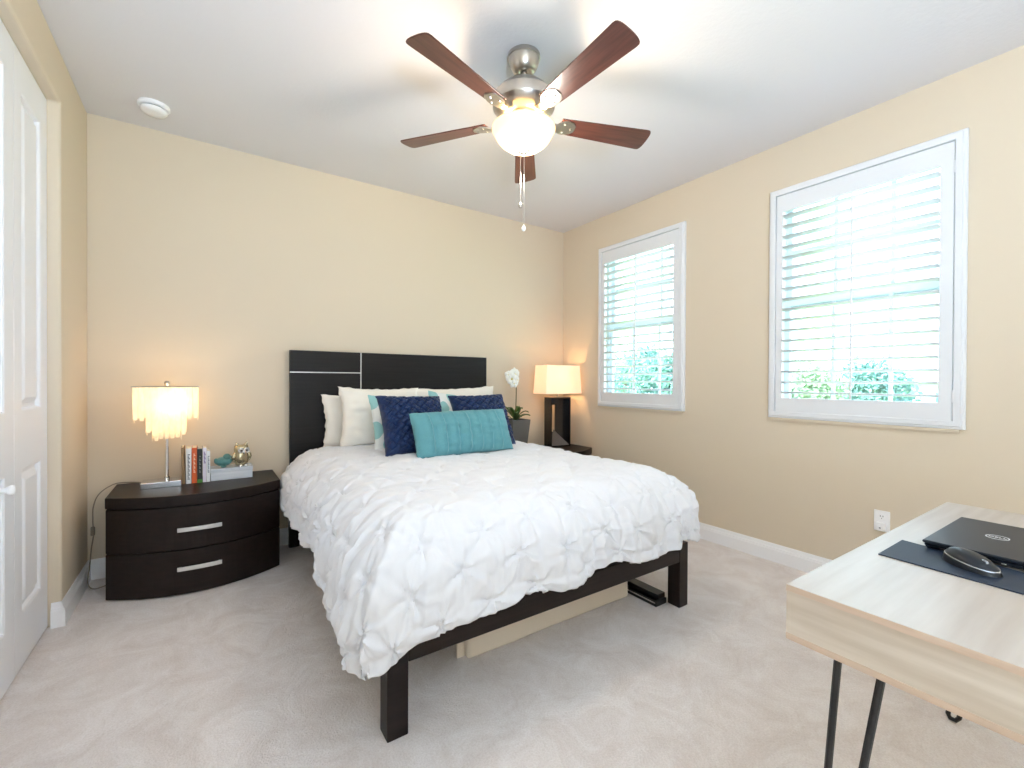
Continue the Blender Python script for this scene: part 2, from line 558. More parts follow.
# ------------------------------------------------------------------ ceiling fan
FX, FY = 1.262, 1.748
CAM_A = math.atan2(-FY, -FX)
BOWLG = translucent_mat('frosted_bowl_glass', (0.93, 0.82, 0.60, 1), 0.42, (1.0, 0.77, 0.42, 1), 0.44)
BLADE = mat('cherry_blade_wood', srgb(96, 56, 46), 0.3, spec=0.5, var=(3, srgb(70, 38, 32), (1.5, 22, 22)), coat=0.15)
BULB = mat('lit_bulb', (1, 0.85, 0.6, 1), 0.5, emit=((1, 0.80, 0.5, 1), 14))
fan = thing('ceiling_fan', (FX, FY, ZC), 'five-blade cherry and nickel ceiling fan with lit frosted bowl', 'ceiling fan')
bm = B(); lathe(bm, [(0.078, 0), (0.078, -0.016), (0.074, -0.018), (0.073, -0.024), (0.066, -0.050), (0.056, -0.068), (0.046, -0.077), (0.030, -0.081), (0.022, -0.076), (0.014, -0.074)])
ob('canopy', bm, NICK, fan, smooth=True)
bm = B(); lathe(bm, [(0.0125, -0.078), (0.0125, -0.125), (0.024, -0.126), (0.026, -0.14), (0.024, -0.15)], n=20)
ob('downrod', bm, NICK, fan)
bm = B(); lathe(bm, [(0.024, -0.140), (0.085, -0.143), (0.10, -0.152), (0.128, -0.178), (0.140, -0.196), (0.146, -0.200), (0.149, -0.245), (0.147, -0.25), (0.130, -0.268), (0.105, -0.29), (0.08, -0.298)], n=56)
ob('motor_housing', bm, NICK, fan, smooth=True)
bm = B(); lathe(bm, [(0.078, -0.297), (0.080, -0.325), (0.060, -0.330), (0.055, -0.345), (0.07, -0.352), (0.04, -0.36)], n=40)
ob('light_fitter', bm, NICK, fan, smooth=True)
def blade_bm():
    bm = B()
    outl = []
    r0, r1 = 0.185, 0.665
    n = 20
    for i in range(n + 1):
        s = i / n
        x = r0 + (r1 - r0 - 0.03) * s
        outl.append((x, -(0.047 + 0.020 * s)))
    hwid = 0.067
    for k in range(1, 12):
        a = -PI / 2 + PI * k / 12
        ex, ey = math.cos(a), math.sin(a)
        outl.append((r1 - 0.03 + 0.03 * (abs(ex) ** 0.55), hwid * (abs(ey) ** 0.8) * (1 if ey > 0 else -1)))
    for i in range(n, -1, -1):
        s = i / n
        outl.append((r0 + (r1 - r0 - 0.03) * s, 0.047 + 0.020 * s))
    prism(bm, outl, -0.003, 0.003)
    return bm
def bracket_bm():
    bm = B()
    # curved arm from the hub widening into a forked plate under the blade
    st = [(0.09, 0.010, 0.016), (0.115, 0.014, 0.004), (0.14, 0.018, -0.012), (0.165, 0.022, -0.016), (0.19, 0.040, -0.012), (0.215, 0.044, -0.008), (0.245, 0.036, -0.007), (0.262, 0.018, -0.0065)]
    top = []; 
    for x, hwid, z in st:
        top.append([bm.verts.new((x, -hwid, z)), bm.verts.new((x, 0, z - 0.003)), bm.verts.new((x, hwid, z)), bm.verts.new((x, hwid, z + 0.005)), bm.verts.new((x, -hwid, z + 0.005))])
    for a, b in zip(top[:-1], top[1:]):
        for k in range(5):
            j = (k + 1) % 5
            bm.faces.new((a[k], a[j], b[j], b[k]))
    bm.faces.new(top[0]); bm.faces.new(list(reversed(top[-1])))
    return bm
for i in range(5):
    ang = math.radians(197.1) + i * 2 * PI / 5
    rotm = Matrix.Translation((0, 0, -0.304)) @ Matrix.Rotation(ang, 4, 'Z') @ Matrix.Rotation(math.radians(-12), 4, 'X')
    bm = blade_bm()
    o = ob('blade', bm, BLADE, fan, bevel=0.002)
    o.matrix_local = rotm
    bm = bracket_bm()
    q = ob('blade_bracket', bm, NICK, o, smooth=True)
    for sx, sy in ((0.205, 0.025), (0.205, -0.025), (0.24, 0)):
        bm = B()
        lathe(bm, [(0.006, -0.0115), (0.005, -0.0145), (0.002, -0.016)], sx, sy, 0, n=10)
        ob('screw', bm, NICK, o)
# bowl
bm = B()
prof = [(0.138, -0.340), (0.150, -0.344), (0.1515, -0.352), (0.147, -0.357), (0.144, -0.362), (0.140, -0.374), (0.128, -0.396), (0.110, -0.416), (0.086, -0.434), (0.056, -0.447), (0.020, -0.453)]
lathe(bm, prof, n=56, caps=False)
o = ob('light_bowl', bm, BOWLG, fan, smooth=True)
sd = o.modifiers.new('solid', 'SOLIDIFY'); sd.thickness = 0.004
bm = B(); lathe(bm, [(0.004, -0.445), (0.026, -0.447), (0.027, -0.455), (0.020, -0.460), (0.012, -0.464), (0.010, -0.474), (0.004, -0.478)], n=24)
ob('finial', bm, NICK, fan, smooth=True)
for k in range(3):
    a = CAM_A + 0.7 + k * 2 * PI / 3
    bm = B(); lathe(bm, [(0.006, 0.035), (0.012, 0.03), (0.022, 0.012), (0.025, -0.004), (0.018, -0.02), (0.005, -0.027)], math.cos(a) * 0.075, math.sin(a) * 0.075, -0.385, n=16)
    ob('bulb', bm, BULB, fan, smooth=True)
camr = Vector((0.824, -0.566, 0))
for dx, ln, kn in ((-0.014, 0.235, NICK), (0.003, 0.345, TRIM)):
    bm = B()
    p = camr * dx
    tube(bm, [(p.x, p.y, -0.47), (p.x, p.y, -0.47 - ln)], 0.0016, 6)
    o = ob('pull_chain', bm, NICK, fan)
    bm = B(); lathe(bm, [(0.003, 0.012), (0.008, 0.004), (0.0105, -0.004), (0.008, -0.012), (0.003, -0.016)], p.x, p.y, -0.47 - ln - 0.006, n=14)
    ob('pull_knob', bm, kn, o, smooth=True)
def point(name, loc, energy, col, rad=0.03):
    d = bpy.data.lights.new(name, 'POINT')
    d.energy = energy; d.color = col; d.shadow_soft_size = rad
    o = bpy.data.objects.new(name, d); COL.objects.link(o); o.location = loc
    return o
for k in range(2):
    a = CAM_A + PI / 2 + k * PI
    point('fan_light', (FX + 0.085 * math.cos(a), FY + 0.085 * math.sin(a), ZC - 0.345), 6.0, (1.0, 0.72, 0.42), 0.02)
point('fan_bowl_light', (FX, FY, ZC - 0.57), 16.0, (1.0, 0.91, 0.79), 0.10)

# smoke detector
sd_ = thing('smoke_detector', (-0.237, 3.262, ZC), 'round white smoke detector on the ceiling near the left corner', 'smoke detector')
bm = B(); lathe(bm, [(0.074, 0), (0.075, -0.012), (0.070, -0.018), (0.060, -0.020)], n=40); ob('base_plate', bm, TRIM, sd_, smooth=True)
bm = B(); lathe(bm, [(0.056, -0.020), (0.056, -0.027)], n=40); ob('vent_ring', bm, mat('grey_plastic', srgb(120, 124, 124), 0.6), sd_)
bm = B(); lathe(bm, [(0.062, -0.026), (0.062, -0.034), (0.056, -0.042), (0.035, -0.046), (0.01, -0.047)], n=40); ob('cover', bm, TRIM, sd_, smooth=True)

# ------------------------------------------------------------------ bed
BX0, BX1, BYF, HBY = 0.490, 2.115, 1.420, 3.506
bed = thing('bed_frame', ((BX0 + BX1) / 2, 2.5, 0), 'dark espresso wooden queen bed with tall headboard', 'bed')
def bpart(name, boxes, m, bevel=0.004, parent=None):
    bm = B()
    for q in boxes:
        x0, x1, y0, y1, z0, z1 = q
        box(bm, x0 - bed.location.x, x1 - bed.location.x, y0 - 2.5, y1 - 2.5, z0, z1)
    return ob(name, bm, m, parent or bed, bevel=bevel)
LW = 0.073
bpart('leg', [(BX0, BX0 + LW, BYF, BYF + LW, 0, 0.335)], ESP)
bpart('leg', [(BX1 - LW, BX1, BYF, BYF + LW, 0, 0.335)], ESP)
bpart('leg', [(BX0, BX0 + 0.09, HBY - 0.035, HBY + 0.0, 0, 0.24)], ESP)
bpart('leg', [(BX1 - 0.09, BX1, HBY - 0.035, HBY + 0.0, 0, 0.24)], ESP)
bpart('foot_rail', [(BX0 + LW, BX1 - LW, BYF + 0.001, BYF + 0.045, 0.241, 0.338)], ESPX)
bpart('side_rail', [(BX0 + 0.004, BX0 + 0.045, BYF + LW, HBY - 0.03, 0.241, 0.338)], ESP)
bpart('side_rail', [(BX1 - 0.045, BX1 - 0.004, BYF + LW, HBY - 0.03, 0.241, 0.338)], ESP)
bpart('slat_platform', [(BX0 + 0.05, BX1 - 0.05, BYF + 0.05, HBY - 0.035, 0.30, 0.335)], ESP)
HZ = 1.396
hb = bpart('headboard', [(BX0 + 0.01, 0.992, HBY, HBY + 0.045, 0.22, 1.236), (BX0 + 0.01, 0.992, HBY, HBY + 0.045, 1.243, HZ), (0.999, BX1 + 0.011, HBY, HBY + 0.045, 0.22, HZ),
                         (BX0 + 0.02, BX1, HBY + 0.012, HBY + 0.045, 0.22, HZ - 0.008)], HEADM, bevel=0.0015)
bpart('inlay', [(BX0 + 0.01, 0.992, HBY + 0.002, HBY + 0.014, 1.2355, 1.2435), (0.9915, 0.9995, HBY + 0.002, HBY + 0.014, 0.5, HZ - 0.001)], SATIN, bevel=0, parent=hb)
bpart('leg', [(BX0 + 0.01, BX0 + 0.10, HBY + 0.003, HBY + 0.042, 0, 0.22)], ESP)
bpart('leg', [(BX1 - 0.09, BX1 + 0.01, HBY + 0.003, HBY + 0.042, 0, 0.22)], ESP)

# mattress
mt = thing('mattress', (1.3025, 2.475, 0.336), 'white mattress under the puffy duvet', 'mattress')
bm = B(); box(bm, -0.76, 0.76, -1.0, 1.01, 0, 0.28)
ob('ticking', bm, WHITEF, mt, bevel=0.05, seg=4)

# duvet
CX0, CX1, CY0, CY1 = 0.665, 1.945, 1.585, 3.37
RAD, ZT = 0.25, 0.72
EXT = 0.54
rng = random.Random(3)
pins = []
SPP = 0.225
row = 0
yy = CY0 - EXT + 0.05
while yy < CY1 + 0.1:
    xx = CX0 - EXT + 0.04 + (SPP / 2 if row % 2 else 0)
    while xx < CX1 + EXT:
        pins.append((xx + rng.uniform(-.02, .02), yy + rng.uniform(-.02, .02), rng.uniform(0, 6.28), rng.choice((5, 6, 7))))
        xx += SPP
    yy += SPP * 0.62
    row += 1
grid = {}
for p in pins: grid.setdefault((int(p[0] // 0.25), int(p[1] // 0.25)), []).append(p)
def near_pins(x, y):
    gx, gy = int(x // 0.25), int(y // 0.25)
    for i in (-1, 0, 1):
        for j in (-1, 0, 1):
            for p in grid.get((gx + i, gy + j), ()): yield p
def duvet_point(fx, fy):
    """flat cloth coordinates -> draped position and outward direction"""
    nx = min(max(fx, CX0), CX1); ny = max(fy, CY0)
    dx, dy = fx - nx, fy - ny
    d = math.hypot(dx, dy)
    if d < 1e-9:
        ux, uy = 0.0, 0.0
    else:
        ux, uy = dx / d, dy / d
    arc = RAD * PI / 2
    sq = 1.0 if d < 1e-9 else 1 / max(abs(ux), abs(uy))          # 1 on the sides, 1.41 at a corner
    d = d / (1 + 0.45 * (sq - 1))
    wid = 1 + (0.75 if ux < 0 else 0.2) * (sq - 1)
    d = min(d, 0.61)
    if d < arc:
        a = d / RAD
        out, drop = RAD * math.sin(a) * wid, RAD * (1 - math.cos(a))
        nrm = Vector((ux * math.sin(a), uy * math.sin(a), math.cos(a)))
    else:
        e = d - arc
        out, drop = RAD * wid + 0.06 * e, RAD + e
        nrm = Vector((ux, uy, 0.1)).normalized()
    return Vector((nx + ux * out, ny + uy * out, ZT - drop)), nrm, d, ux, uy
def lerp_table(x, tab):
    for (x0, y0), (x1, y1) in zip(tab[:-1], tab[1:]):
        if x <= x1:
            t = max(0, min(1, (x - x0) / (x1 - x0)))
            t = t * t * (3 - 2 * t)
            return y0 + (y1 - y0) * t
    return tab[-1][1]
FRONT_HEM = [(0.40, 1.0), (0.62, 0.96), (0.95, 0.90), (1.6, 0.89), (2.1, 0.89)]
LEFT_HEM = [(1.0, 0.98), (1.45, 1.06), (1.80, 1.12), (2.10, 0.84), (2.55, 0.86), (3.0, 0.95), (3.4, 0.90)]
bm = B()
NXg, NYg = 280, 270
fx0, fx1, fy0, fy1 = CX0 - EXT, CX1 + EXT, CY0 - EXT, CY1
Vg = []
for j in range(NYg + 1):
    rowv = []
    for i in range(NXg + 1):
        fx = fx0 + (fx1 - fx0) * i / NXg
        fy = fy0 + (fy1 - fy0) * j / NYg
        # round the two foot corners of the flat cloth
        for sx, cxx in ((-1, CX0 - EXT + 0.20), (1, CX1 + EXT - 0.20)):
            ex, ey = (fx - cxx) * sx, (CY0 - EXT + 0.20) - fy
            if ex > 0 and ey > 0:
                L = math.hypot(ex, ey); mxx = max(ex, ey)
                k = mxx / L
                fx, fy = cxx + sx * ex * k, (CY0 - EXT + 0.20) - ey * k
        # uneven hem
        nx = min(max(fx, CX0), CX1); ny = max(fy, CY0)
        d0 = math.hypot(fx - nx, fy - ny)
        hemn = noise.noise(Vector((nx * 2.6 + fx, ny * 2.6 + fy, 1.7)))
        sc = 1 + 0.13 * hemn * min(1, d0 / EXT) ** 2
        if fx < CX0: sc *= 1 + (lerp_table(fy, LEFT_HEM) - 1) * min(1, (CX0 - fx) / EXT) * min(1, d0 / EXT)
        if fy < CY0: sc *= 1 + (lerp_table(fx, FRONT_HEM) - 1) * min(1, (CY0 - fy) / EXT)
        if fx > CX1: sc -= 0.07 * min(1, d0 / EXT)
        fxx, fyy = nx + (fx - nx) * sc, ny + (fy - ny) * sc
        p, nrm, d, ux, uy = duvet_point(fxx, fyy)
        side = min(1, d / 0.30)
        # puffs and pinches
        disp = 0.0
        puff = 1.0
        for (qx, qy, ph, k) in near_pins(fx, fy):
            rx, ry = fx - qx, fy - qy
            r = math.hypot(rx, ry)
            if r > 0.24: continue
            puff = min(puff, r / 0.12)
            th = math.atan2(ry, rx)
            rad_w = math.exp(-(r / 0.105) ** 2) * min(1, r / 0.022)
            disp += 0.0060 * rad_w * (math.cos(k * th + ph) + 0.5 * math.cos((2 * k + 1) * th + ph * 2)) * (0.55 + 0.55 * side)
            disp -= 0.012 * math.exp(-(r / 0.018) ** 2)
        disp += 0.008 * (puff ** 0.8) * (0.65 + 0.5 * side)
        disp += 0.012 * noise.noise(Vector((fx * 5, fy * 5, 0.3)))
        disp += 0.006 * noise.noise(Vector((fx * 15, fy * 15, 4.3)))
        # vertical folds where the cloth hangs
        per = fx if abs(uy) > abs(ux) else fy
        if d > 0:
            per = (nx + ny) + math.atan2(uy, ux) * 0.35
        fold = noise.noise(Vector((per * 9.0, d * 1.6, 9.1))) + 0.55 * noise.noise(Vector((per * 20, d * 2.4, 2.2)))
        disp += 0.034 * side ** 1.5 * fold
        ripple = noise.noise(Vector((per * 34, d * 5, 6.6)))
        disp += 0.012 * side * ripple * (0.4 if fx < CX0 and fy < CY0 else 1)
        # the head end lies flatter
        disp -= 0.02 * max(0, (fy - 3.15) / 0.22)
        # front edge sits a little slumped
        p = p + nrm * disp
        # tuck the hem under
        m_edge = min(1, d / (EXT * 1.0))
        if d > EXT - 0.06:
            t_ = min(1, (d - EXT + 0.06) / 0.06)
            p.x -= ux * 0.03 * t_ * min(t_, 1.2); p.y -= uy * 0.03 * t_ * min(t_, 1.2)
        if ux < -0.2 and fy < 2.05: p.x -= 0.05 * min(1, d / EXT) ** 2 * max(0, min(1, (2.05 - fy) / 0.25))
        p.z = max(p.z, 0.16)
        rowv.append(bm.verts.new(p))
    Vg.append(rowv)
for j in range(NYg):
    for i in range(NXg):
        bm.faces.new((Vg[j][i], Vg[j][i + 1], Vg[j + 1][i + 1], Vg[j + 1][i]))
bmesh.ops.remove_doubles(bm, verts=bm.verts, dist=0.0004)
duvet = ob('duvet', bm, WHITEF, smooth=True)
tag(duvet, 'puffy white pintucked duvet draped over the bed', 'duvet')
md = duvet.modifiers.new('solid', 'SOLIDIFY'); md.thickness = 0.022; md.offset = -1

# ------------------------------------------------------------------ pillows
def pillow_bm(wd, ht, th, n=48, pinch=0.085, fn=None, seed=0, power=0.42):
    bm = B()
    F = {}; K = {}
    for j in range(n + 1):
        for i in range(n + 1):
            u, v = -1 + 2 * i / n, -1 + 2 * j / n
            P = (max(0, (1 - u * u)) * max(0, (1 - v * v))) ** power
            x = u * wd / 2 * (1 - pinch * (1 - v * v) * abs(u) ** 3)
            z = v * ht / 2 * (1 - pinch * (1 - u * u) * abs(v) ** 3)
            nz = 0.16 * noise.noise(Vector((u * 1.6 + seed, v * 1.6, seed))) + 0.11 * noise.noise(Vector((u * 5 + seed, v * 5, seed + 3)))
            y = th / 2 * P * (1 + nz)
            dz = fn(u, v) * min(1, P * 1.6) if fn else 0
            edge = i in (0, n) or j in (0, n)
            wob = 0.009 * noise.noise(Vector((u * 6, v * 6, seed + 8))) if edge else 0
            a = bm.verts.new((x + wob, -(y + dz), z + wob))
            F[i, j] = a
            K[i, j] = a if edge else bm.verts.new((x, y * 0.9, z))
    for j in range(n):
        for i in range(n):
            bm.faces.new((F[i, j], F[i + 1, j], F[i + 1, j + 1], F[i, j + 1]))
            q = (K[i, j], K[i, j + 1], K[i + 1, j + 1], K[i + 1, j])
            if len(set(q)) == 4: quad(bm, q)
    return bm
def place_pillow(o, x, y, z, ht, lean, yaw=0.0, roll=0.0):
    """x, y, z = middle of the bottom edge; lean back from upright"""
    R_ = Matrix.Rotation(yaw, 4, 'Z') @ Matrix.Rotation(-lean, 4, 'X') @ Matrix.Rotation(roll, 4, 'Y')
    o.matrix_world = Matrix.Translation((x, y, z)) @ R_ @ Matrix.Translation((0, 0, ht / 2))
D = math.radians

# white sleeping pillows
defs = [('back', 1.045, 3.435, 0.66, 0.70, 0.42, D(4), 0, D(0), 'off-white pillow at far left against the headboard, lowest of the white ones'),
        ('front', 1.085, 3.262, 0.70, 0.62, 0.44, D(10), D(2), D(1), 'large off-white pillow standing behind the left navy cushion'),
        ('front', 1.735, 3.275, 0.70, 0.76, 0.44, D(10), D(-1), D(-1.5), 'long off-white pillow standing behind the right navy cushion')]
for k, (_, x, y, z, wd, ht, ln, yw, rl, lb) in enumerate(defs):
    o = ob('pillow', pillow_bm(wd, ht, 0.12 if _ == 'back' else 0.16, seed=k * 3.1), CREAMF, smooth=True)
    place_pillow(o, x, y, z, ht, ln, yw, rl)
    tag(o, lb, 'pillow', 'white pillows against the headboard')

# aqua and white patterned cushions
def aqua_mat():
    m = bpy.data.materials.new('aqua_ogee_print'); m.use_nodes = True
    nt = m.node_tree; b = nt.nodes['Principled BSDF']
    b.inputs['Roughness'].default_value = 0.85; b.inputs['Sheen Weight'].default_value = 0.2
    tc = nt.nodes.new('ShaderNodeTexCoord'); mp = nt.nodes.new('ShaderNodeMapping')
    mp.inputs['Scale'].default_value = (13, 1, 9.5)
    nt.links.new(tc.outputs['Object'], mp.inputs['Vector'])
    sp = nt.nodes.new('ShaderNodeSeparateXYZ'); nt.links.new(mp.outputs['Vector'], sp.inputs[0])
    def M_(op, a, b_=None):
        n = nt.nodes.new('ShaderNodeMath'); n.operation = op
        for i, q in enumerate((a, b_)):
            if q is None: continue
            if isinstance(q, (int, float)): n.inputs[i].default_value = q
            else: nt.links.new(q, n.inputs[i])
        return n.outputs[0]
    sx = M_('SINE', M_('MULTIPLY', sp.outputs[0], PI)); sz = M_('SINE', M_('MULTIPLY', sp.outputs[2], PI))
    v = M_('GREATER_THAN', M_('ABSOLUTE', M_('ADD', sx, sz)), 0.75)
    mx = nt.nodes.new('ShaderNodeMix'); mx.data_type = 'RGBA'
    nt.links.new(v, mx.inputs[0])
    mx.inputs[6].default_value = srgb(236, 238, 234); mx.inputs[7].default_value = srgb(148, 198, 198)
    nt.links.new(mx.outputs[2], b.inputs['Base Color'])
    return m
AQUA = aqua_mat()
for x, y, z, yw, rl, lb in ((1.145, 2.97, 0.69, D(3), D(1), 'aqua and white patterned cushion peeking out behind the left navy cushion'),
                            (1.545, 2.97, 0.70, D(-2), D(7), 'aqua and white patterned cushion peeking out behind the right navy cushion')):
    o = ob('cushion', pillow_bm(0.43, 0.42, 0.13, seed=x * 7), AQUA, smooth=True)
    place_pillow(o, x, y, z, 0.42, D(22), yw, rl)
    tag(o, lb, 'cushion', 'aqua patterned cushions')

# navy cushions with a basket-woven pleat
def weave(u, v):
    a, b = (u + v) * 3.6, (u - v) * 3.6
    ca, cb = math.floor(a), math.floor(b)
    fa, fb = a - ca, b - cb
    if (ca + cb) % 2:
        return 0.026 * (math.sin(PI * fa) ** 0.6) * (0.72 + 0.28 * abs(math.sin(2 * PI * fb)))
    return 0.026 * (math.sin(PI * fb) ** 0.6) * (0.72 + 0.28 * abs(math.sin(2 * PI * fa)))
for x, y, z, yw, rl, lb in ((1.135, 2.69, 0.705, D(2), D(1.5), 'navy blue woven-pleat cushion at left behind the turquoise bolster'),
                            (1.665, 2.70, 0.705, D(-2), D(-1.0), 'navy blue woven-pleat cushion at right behind the turquoise bolster')):
    o = ob('cushion', pillow_bm(0.455, 0.425, 0.15, n=90, fn=weave, seed=x * 5), NAVYF, smooth=True)
    place_pillow(o, x, y, z, 0.425, D(28), yw, rl)
    tag(o, lb, 'cushion', 'navy cushions')

# turquoise lumbar cushion with sewn pleats
def pleats(u, v):
    s = 0.0
    for k in range(7):
        c = -0.72 + k * 0.235
        e = (u - c) / 0.022
        s += 0.013 * math.exp(-e * e) - 0.009 * math.exp(-((u - c - 0.05) / 0.025) ** 2)
    return s
o = ob('lumbar_cushion', pillow_bm(0.70, 0.295, 0.18, n=100, fn=pleats, seed=2.2, pinch=0.03), TURQF, smooth=True)
place_pillow(o, 1.385, 2.50, 0.715, 0.295, D(24), D(0.5), D(-0.6))
tag(o, 'long turquoise pleated lumbar cushion in front of the navy cushions', 'cushion')

# ------------------------------------------------------------------ under the bed
bag = thing('storage_bag', (1.42, 1.84, 0), 'long beige fabric storage bag lying under the foot rail', 'storage bag')
BEIGE = mat('beige_canvas', srgb(226, 214, 198), 0.9, spec=0.1, bump=(300, 0.3, 0.002))
bm = B()
box(bm, -0.50, 0.50, -0.185, 0.185, 0, 0.185)
bmesh.ops.subdivide_edges(bm, edges=bm.edges, cuts=8, use_grid_fill=True)
for v in bm.verts:
    q = v.co
    q.z *= 1 - 0.10 * (abs(q.y) / 0.185) ** 3
    q.z += 0.008 * noise.noise(Vector((q.x * 4, q.y * 4, 0))) * (1 if q.z > 0.02 else 0)
    q.y += 0.006 * noise.noise(Vector((q.x * 5, q.z * 8, 5)))
ob('body', bm, BEIGE, bag, smooth=True, bevel=0.012)
bm = B(); box(bm, -0.535, -0.495, -0.15, -0.14, 0.0, 0.10, ); box(bm, -0.545, -0.50, -0.13, 0.12, 0.085, 0.10)
ob('end_flap', bm, BEIGE, bag, bevel=0.004)
tr = thing('shoe_rack_bar', (2.0, 1.66, 0), 'low black metal tray on the carpet inside the right foot leg', 'tray')
bm = B(); box(bm, -0.05, 0.038, -0.165, 0.55, 0, 0.03); ob('base', bm, BLACKM, tr, bevel=0.003)
bm = B(); box(bm, -0.025, 0.038, -0.155, 0.54, 0.03, 0.055); ob('raised_edge', bm, BLACKM, tr, bevel=0.003)
bm = B(); box(bm, -0.0515, -0.0495, -0.16, 0.54, 0.018, 0.023); ob('chrome_strip', bm, CHROME, tr)
tr.name = 'metal_tray'

# ------------------------------------------------------------------ nightstands
NW, ND, NB, NHT = 0.833, 0.392, 0.150, 0.550
def bow(x, ins=0.0, hw=NW / 2):
    return -(ND + NB * (1 - (x / hw) ** 2)) + ins
def bow_outline(hw, ins, back=0.0, n=28):
    pts = [(-hw + 2 * hw * i / n, bow(-hw + 2 * hw * i / n, ins)) for i in range(n + 1)]
    return pts + [(hw, back), (-hw, back)]
def nightstand(loc, label):
    t = thing('nightstand', loc, label, 'nightstand', 'dark bow-front nightstands')
    bm = B(); prism(bm, bow_outline(NW / 2 - 0.006, 0.022), 0, 0.488); ob('body', bm, ESP, t)
    bm = B(); prism(bm, bow_outline(NW / 2, 0.0), 0.492, NHT); ob('top', bm, ESPX, t, bevel=0.004)
    for z0, z1 in ((0.252, 0.484), (0.006, 0.246)):
        bm = B()
        hw = NW / 2 - 0.003
        n = 28
        outl = [(-hw + 2 * hw * i / n, bow(-hw + 2 * hw * i / n, 0.004)) for i in range(n + 1)] + [(hw - 2 * hw * i / n, bow(hw - 2 * hw * i / n, 0.024)) for i in range(n + 1)]
        prism(bm, outl, z0, z1)
        d = ob('drawer', bm, ESPX, t, bevel=0.003)
        zc = z0 + 0.113 if z0 > 0.1 else z0 + 0.146
        bm = B()
        hh = 0.102
        n = 16
        outl = [(-hh + 2 * hh * i / n, bow(-hh + 2 * hh * i / n, -0.022)) for i in range(n + 1)] + [(hh - 2 * hh * i / n, bow(hh - 2 * hh * i / n, -0.014)) for i in range(n + 1)]
        prism(bm, outl, zc - 0.011, zc + 0.011)
        for sx in (-0.088, 0.088):
            box(bm, sx - 0.006, sx + 0.006, bow(sx, -0.016), bow(sx, 0.006), zc - 0.006, zc + 0.006)
        ob('handle', bm, SATIN, d, bevel=0.0015)
    return t
NS_L = (-0.0195, YB - 0.012, 0)
NS_R = (2.648, YB - 0.085, 0)
nightstand(NS_L, 'espresso bow-front two-drawer nightstand left of the bed')
nightstand(NS_R, 'espresso bow-front nightstand right of the bed in the corner')

# ------------------------------------------------------------------ capiz lamp on the left nightstand
CAPIZ = translucent_mat('capiz_shell', (0.97, 0.90, 0.78, 1), 0.5, (1.0, 0.74, 0.42, 1), 0.24)
nt_ = CAPIZ.node_tree
tc_ = nt_.nodes.new('ShaderNodeTexCoord'); nz_ = nt_.nodes.new('ShaderNodeTexNoise')
mp_ = nt_.nodes.new('ShaderNodeMapping'); mp_.inputs['Scale'].default_value = (34, 34, 14)
nz_.inputs['Scale'].default_value = 1.0
nt_.links.new(tc_.outputs['Object'], mp_.inputs['Vector']); nt_.links.new(mp_.outputs[0], nz_.inputs['Vector'])
rp_ = nt_.nodes.new('ShaderNodeMapRange'); rp_.inputs['From Min'].default_value = 0.3; rp_.inputs['From Max'].default_value = 0.7
rp_.inputs['To Min'].default_value = 0.05; rp_.inputs['To Max'].default_value = 0.40
nt_.links.new(nz_.outputs['Fac'], rp_.inputs['Value'])
tr_ = nt_.nodes.new('ShaderNodeBsdfTransparent'); mxs_ = nt_.nodes.new('ShaderNodeMixShader')
out_ = [n for n in nt_.nodes if n.type == 'OUTPUT_MATERIAL'][0]
prev_ = out_.inputs['Surface'].links[0].from_socket
nt_.links.new(rp_.outputs[0], mxs_.inputs[0]); nt_.links.new(prev_, mxs_.inputs[1]); nt_.links.new(tr_.outputs[0], mxs_.inputs[2])
nt_.links.new(mxs_.outputs[0], out_.inputs['Surface'])
LX, LY = -0.184, 3.36
lamp = thing('capiz_table_lamp', (LX, LY, NHT), 'chrome table lamp with glowing capiz shell shade on left nightstand', 'lamp')
bm = B(); box(bm, -0.118, 0.072, -0.065, 0.065, 0, 0.036); ob('base', bm, CHROME, lamp, bevel=0.003)
bm = B(); lathe(bm, [(0.013, 0.036), (0.013, 0.055), (0.0085, 0.058), (0.0085, 0.30), (0.006, 0.305), (0.006, 0.55)], n=18); ob('pole', bm, CHROME, lamp)
bm = B()
for z in (0.590,):
    for a, b in (((-0.155, -0.075), (0.155, -0.075)), ((0.155, -0.075), (0.155, 0.075)), ((0.155, 0.075), (-0.155, 0.075)), ((-0.155, 0.075), (-0.155, -0.075)), ((-0.155, 0), (0.155, 0))):
        tube(bm, [(a[0], a[1], z), (b[0], b[1], z)], 0.0035, 6)
tube(bm, [(0, 0, 0.54), (0, 0, 0.60)], 0.004, 6)
ob('shade_frame', bm, NICK, lamp)
bm = B(); lathe(bm, [(0.004, 0.595), (0.012, 0.600), (0.015, 0.610), (0.010, 0.622), (0.003, 0.625)], n=16); ob('finial', bm, NICK, lamp, smooth=True)
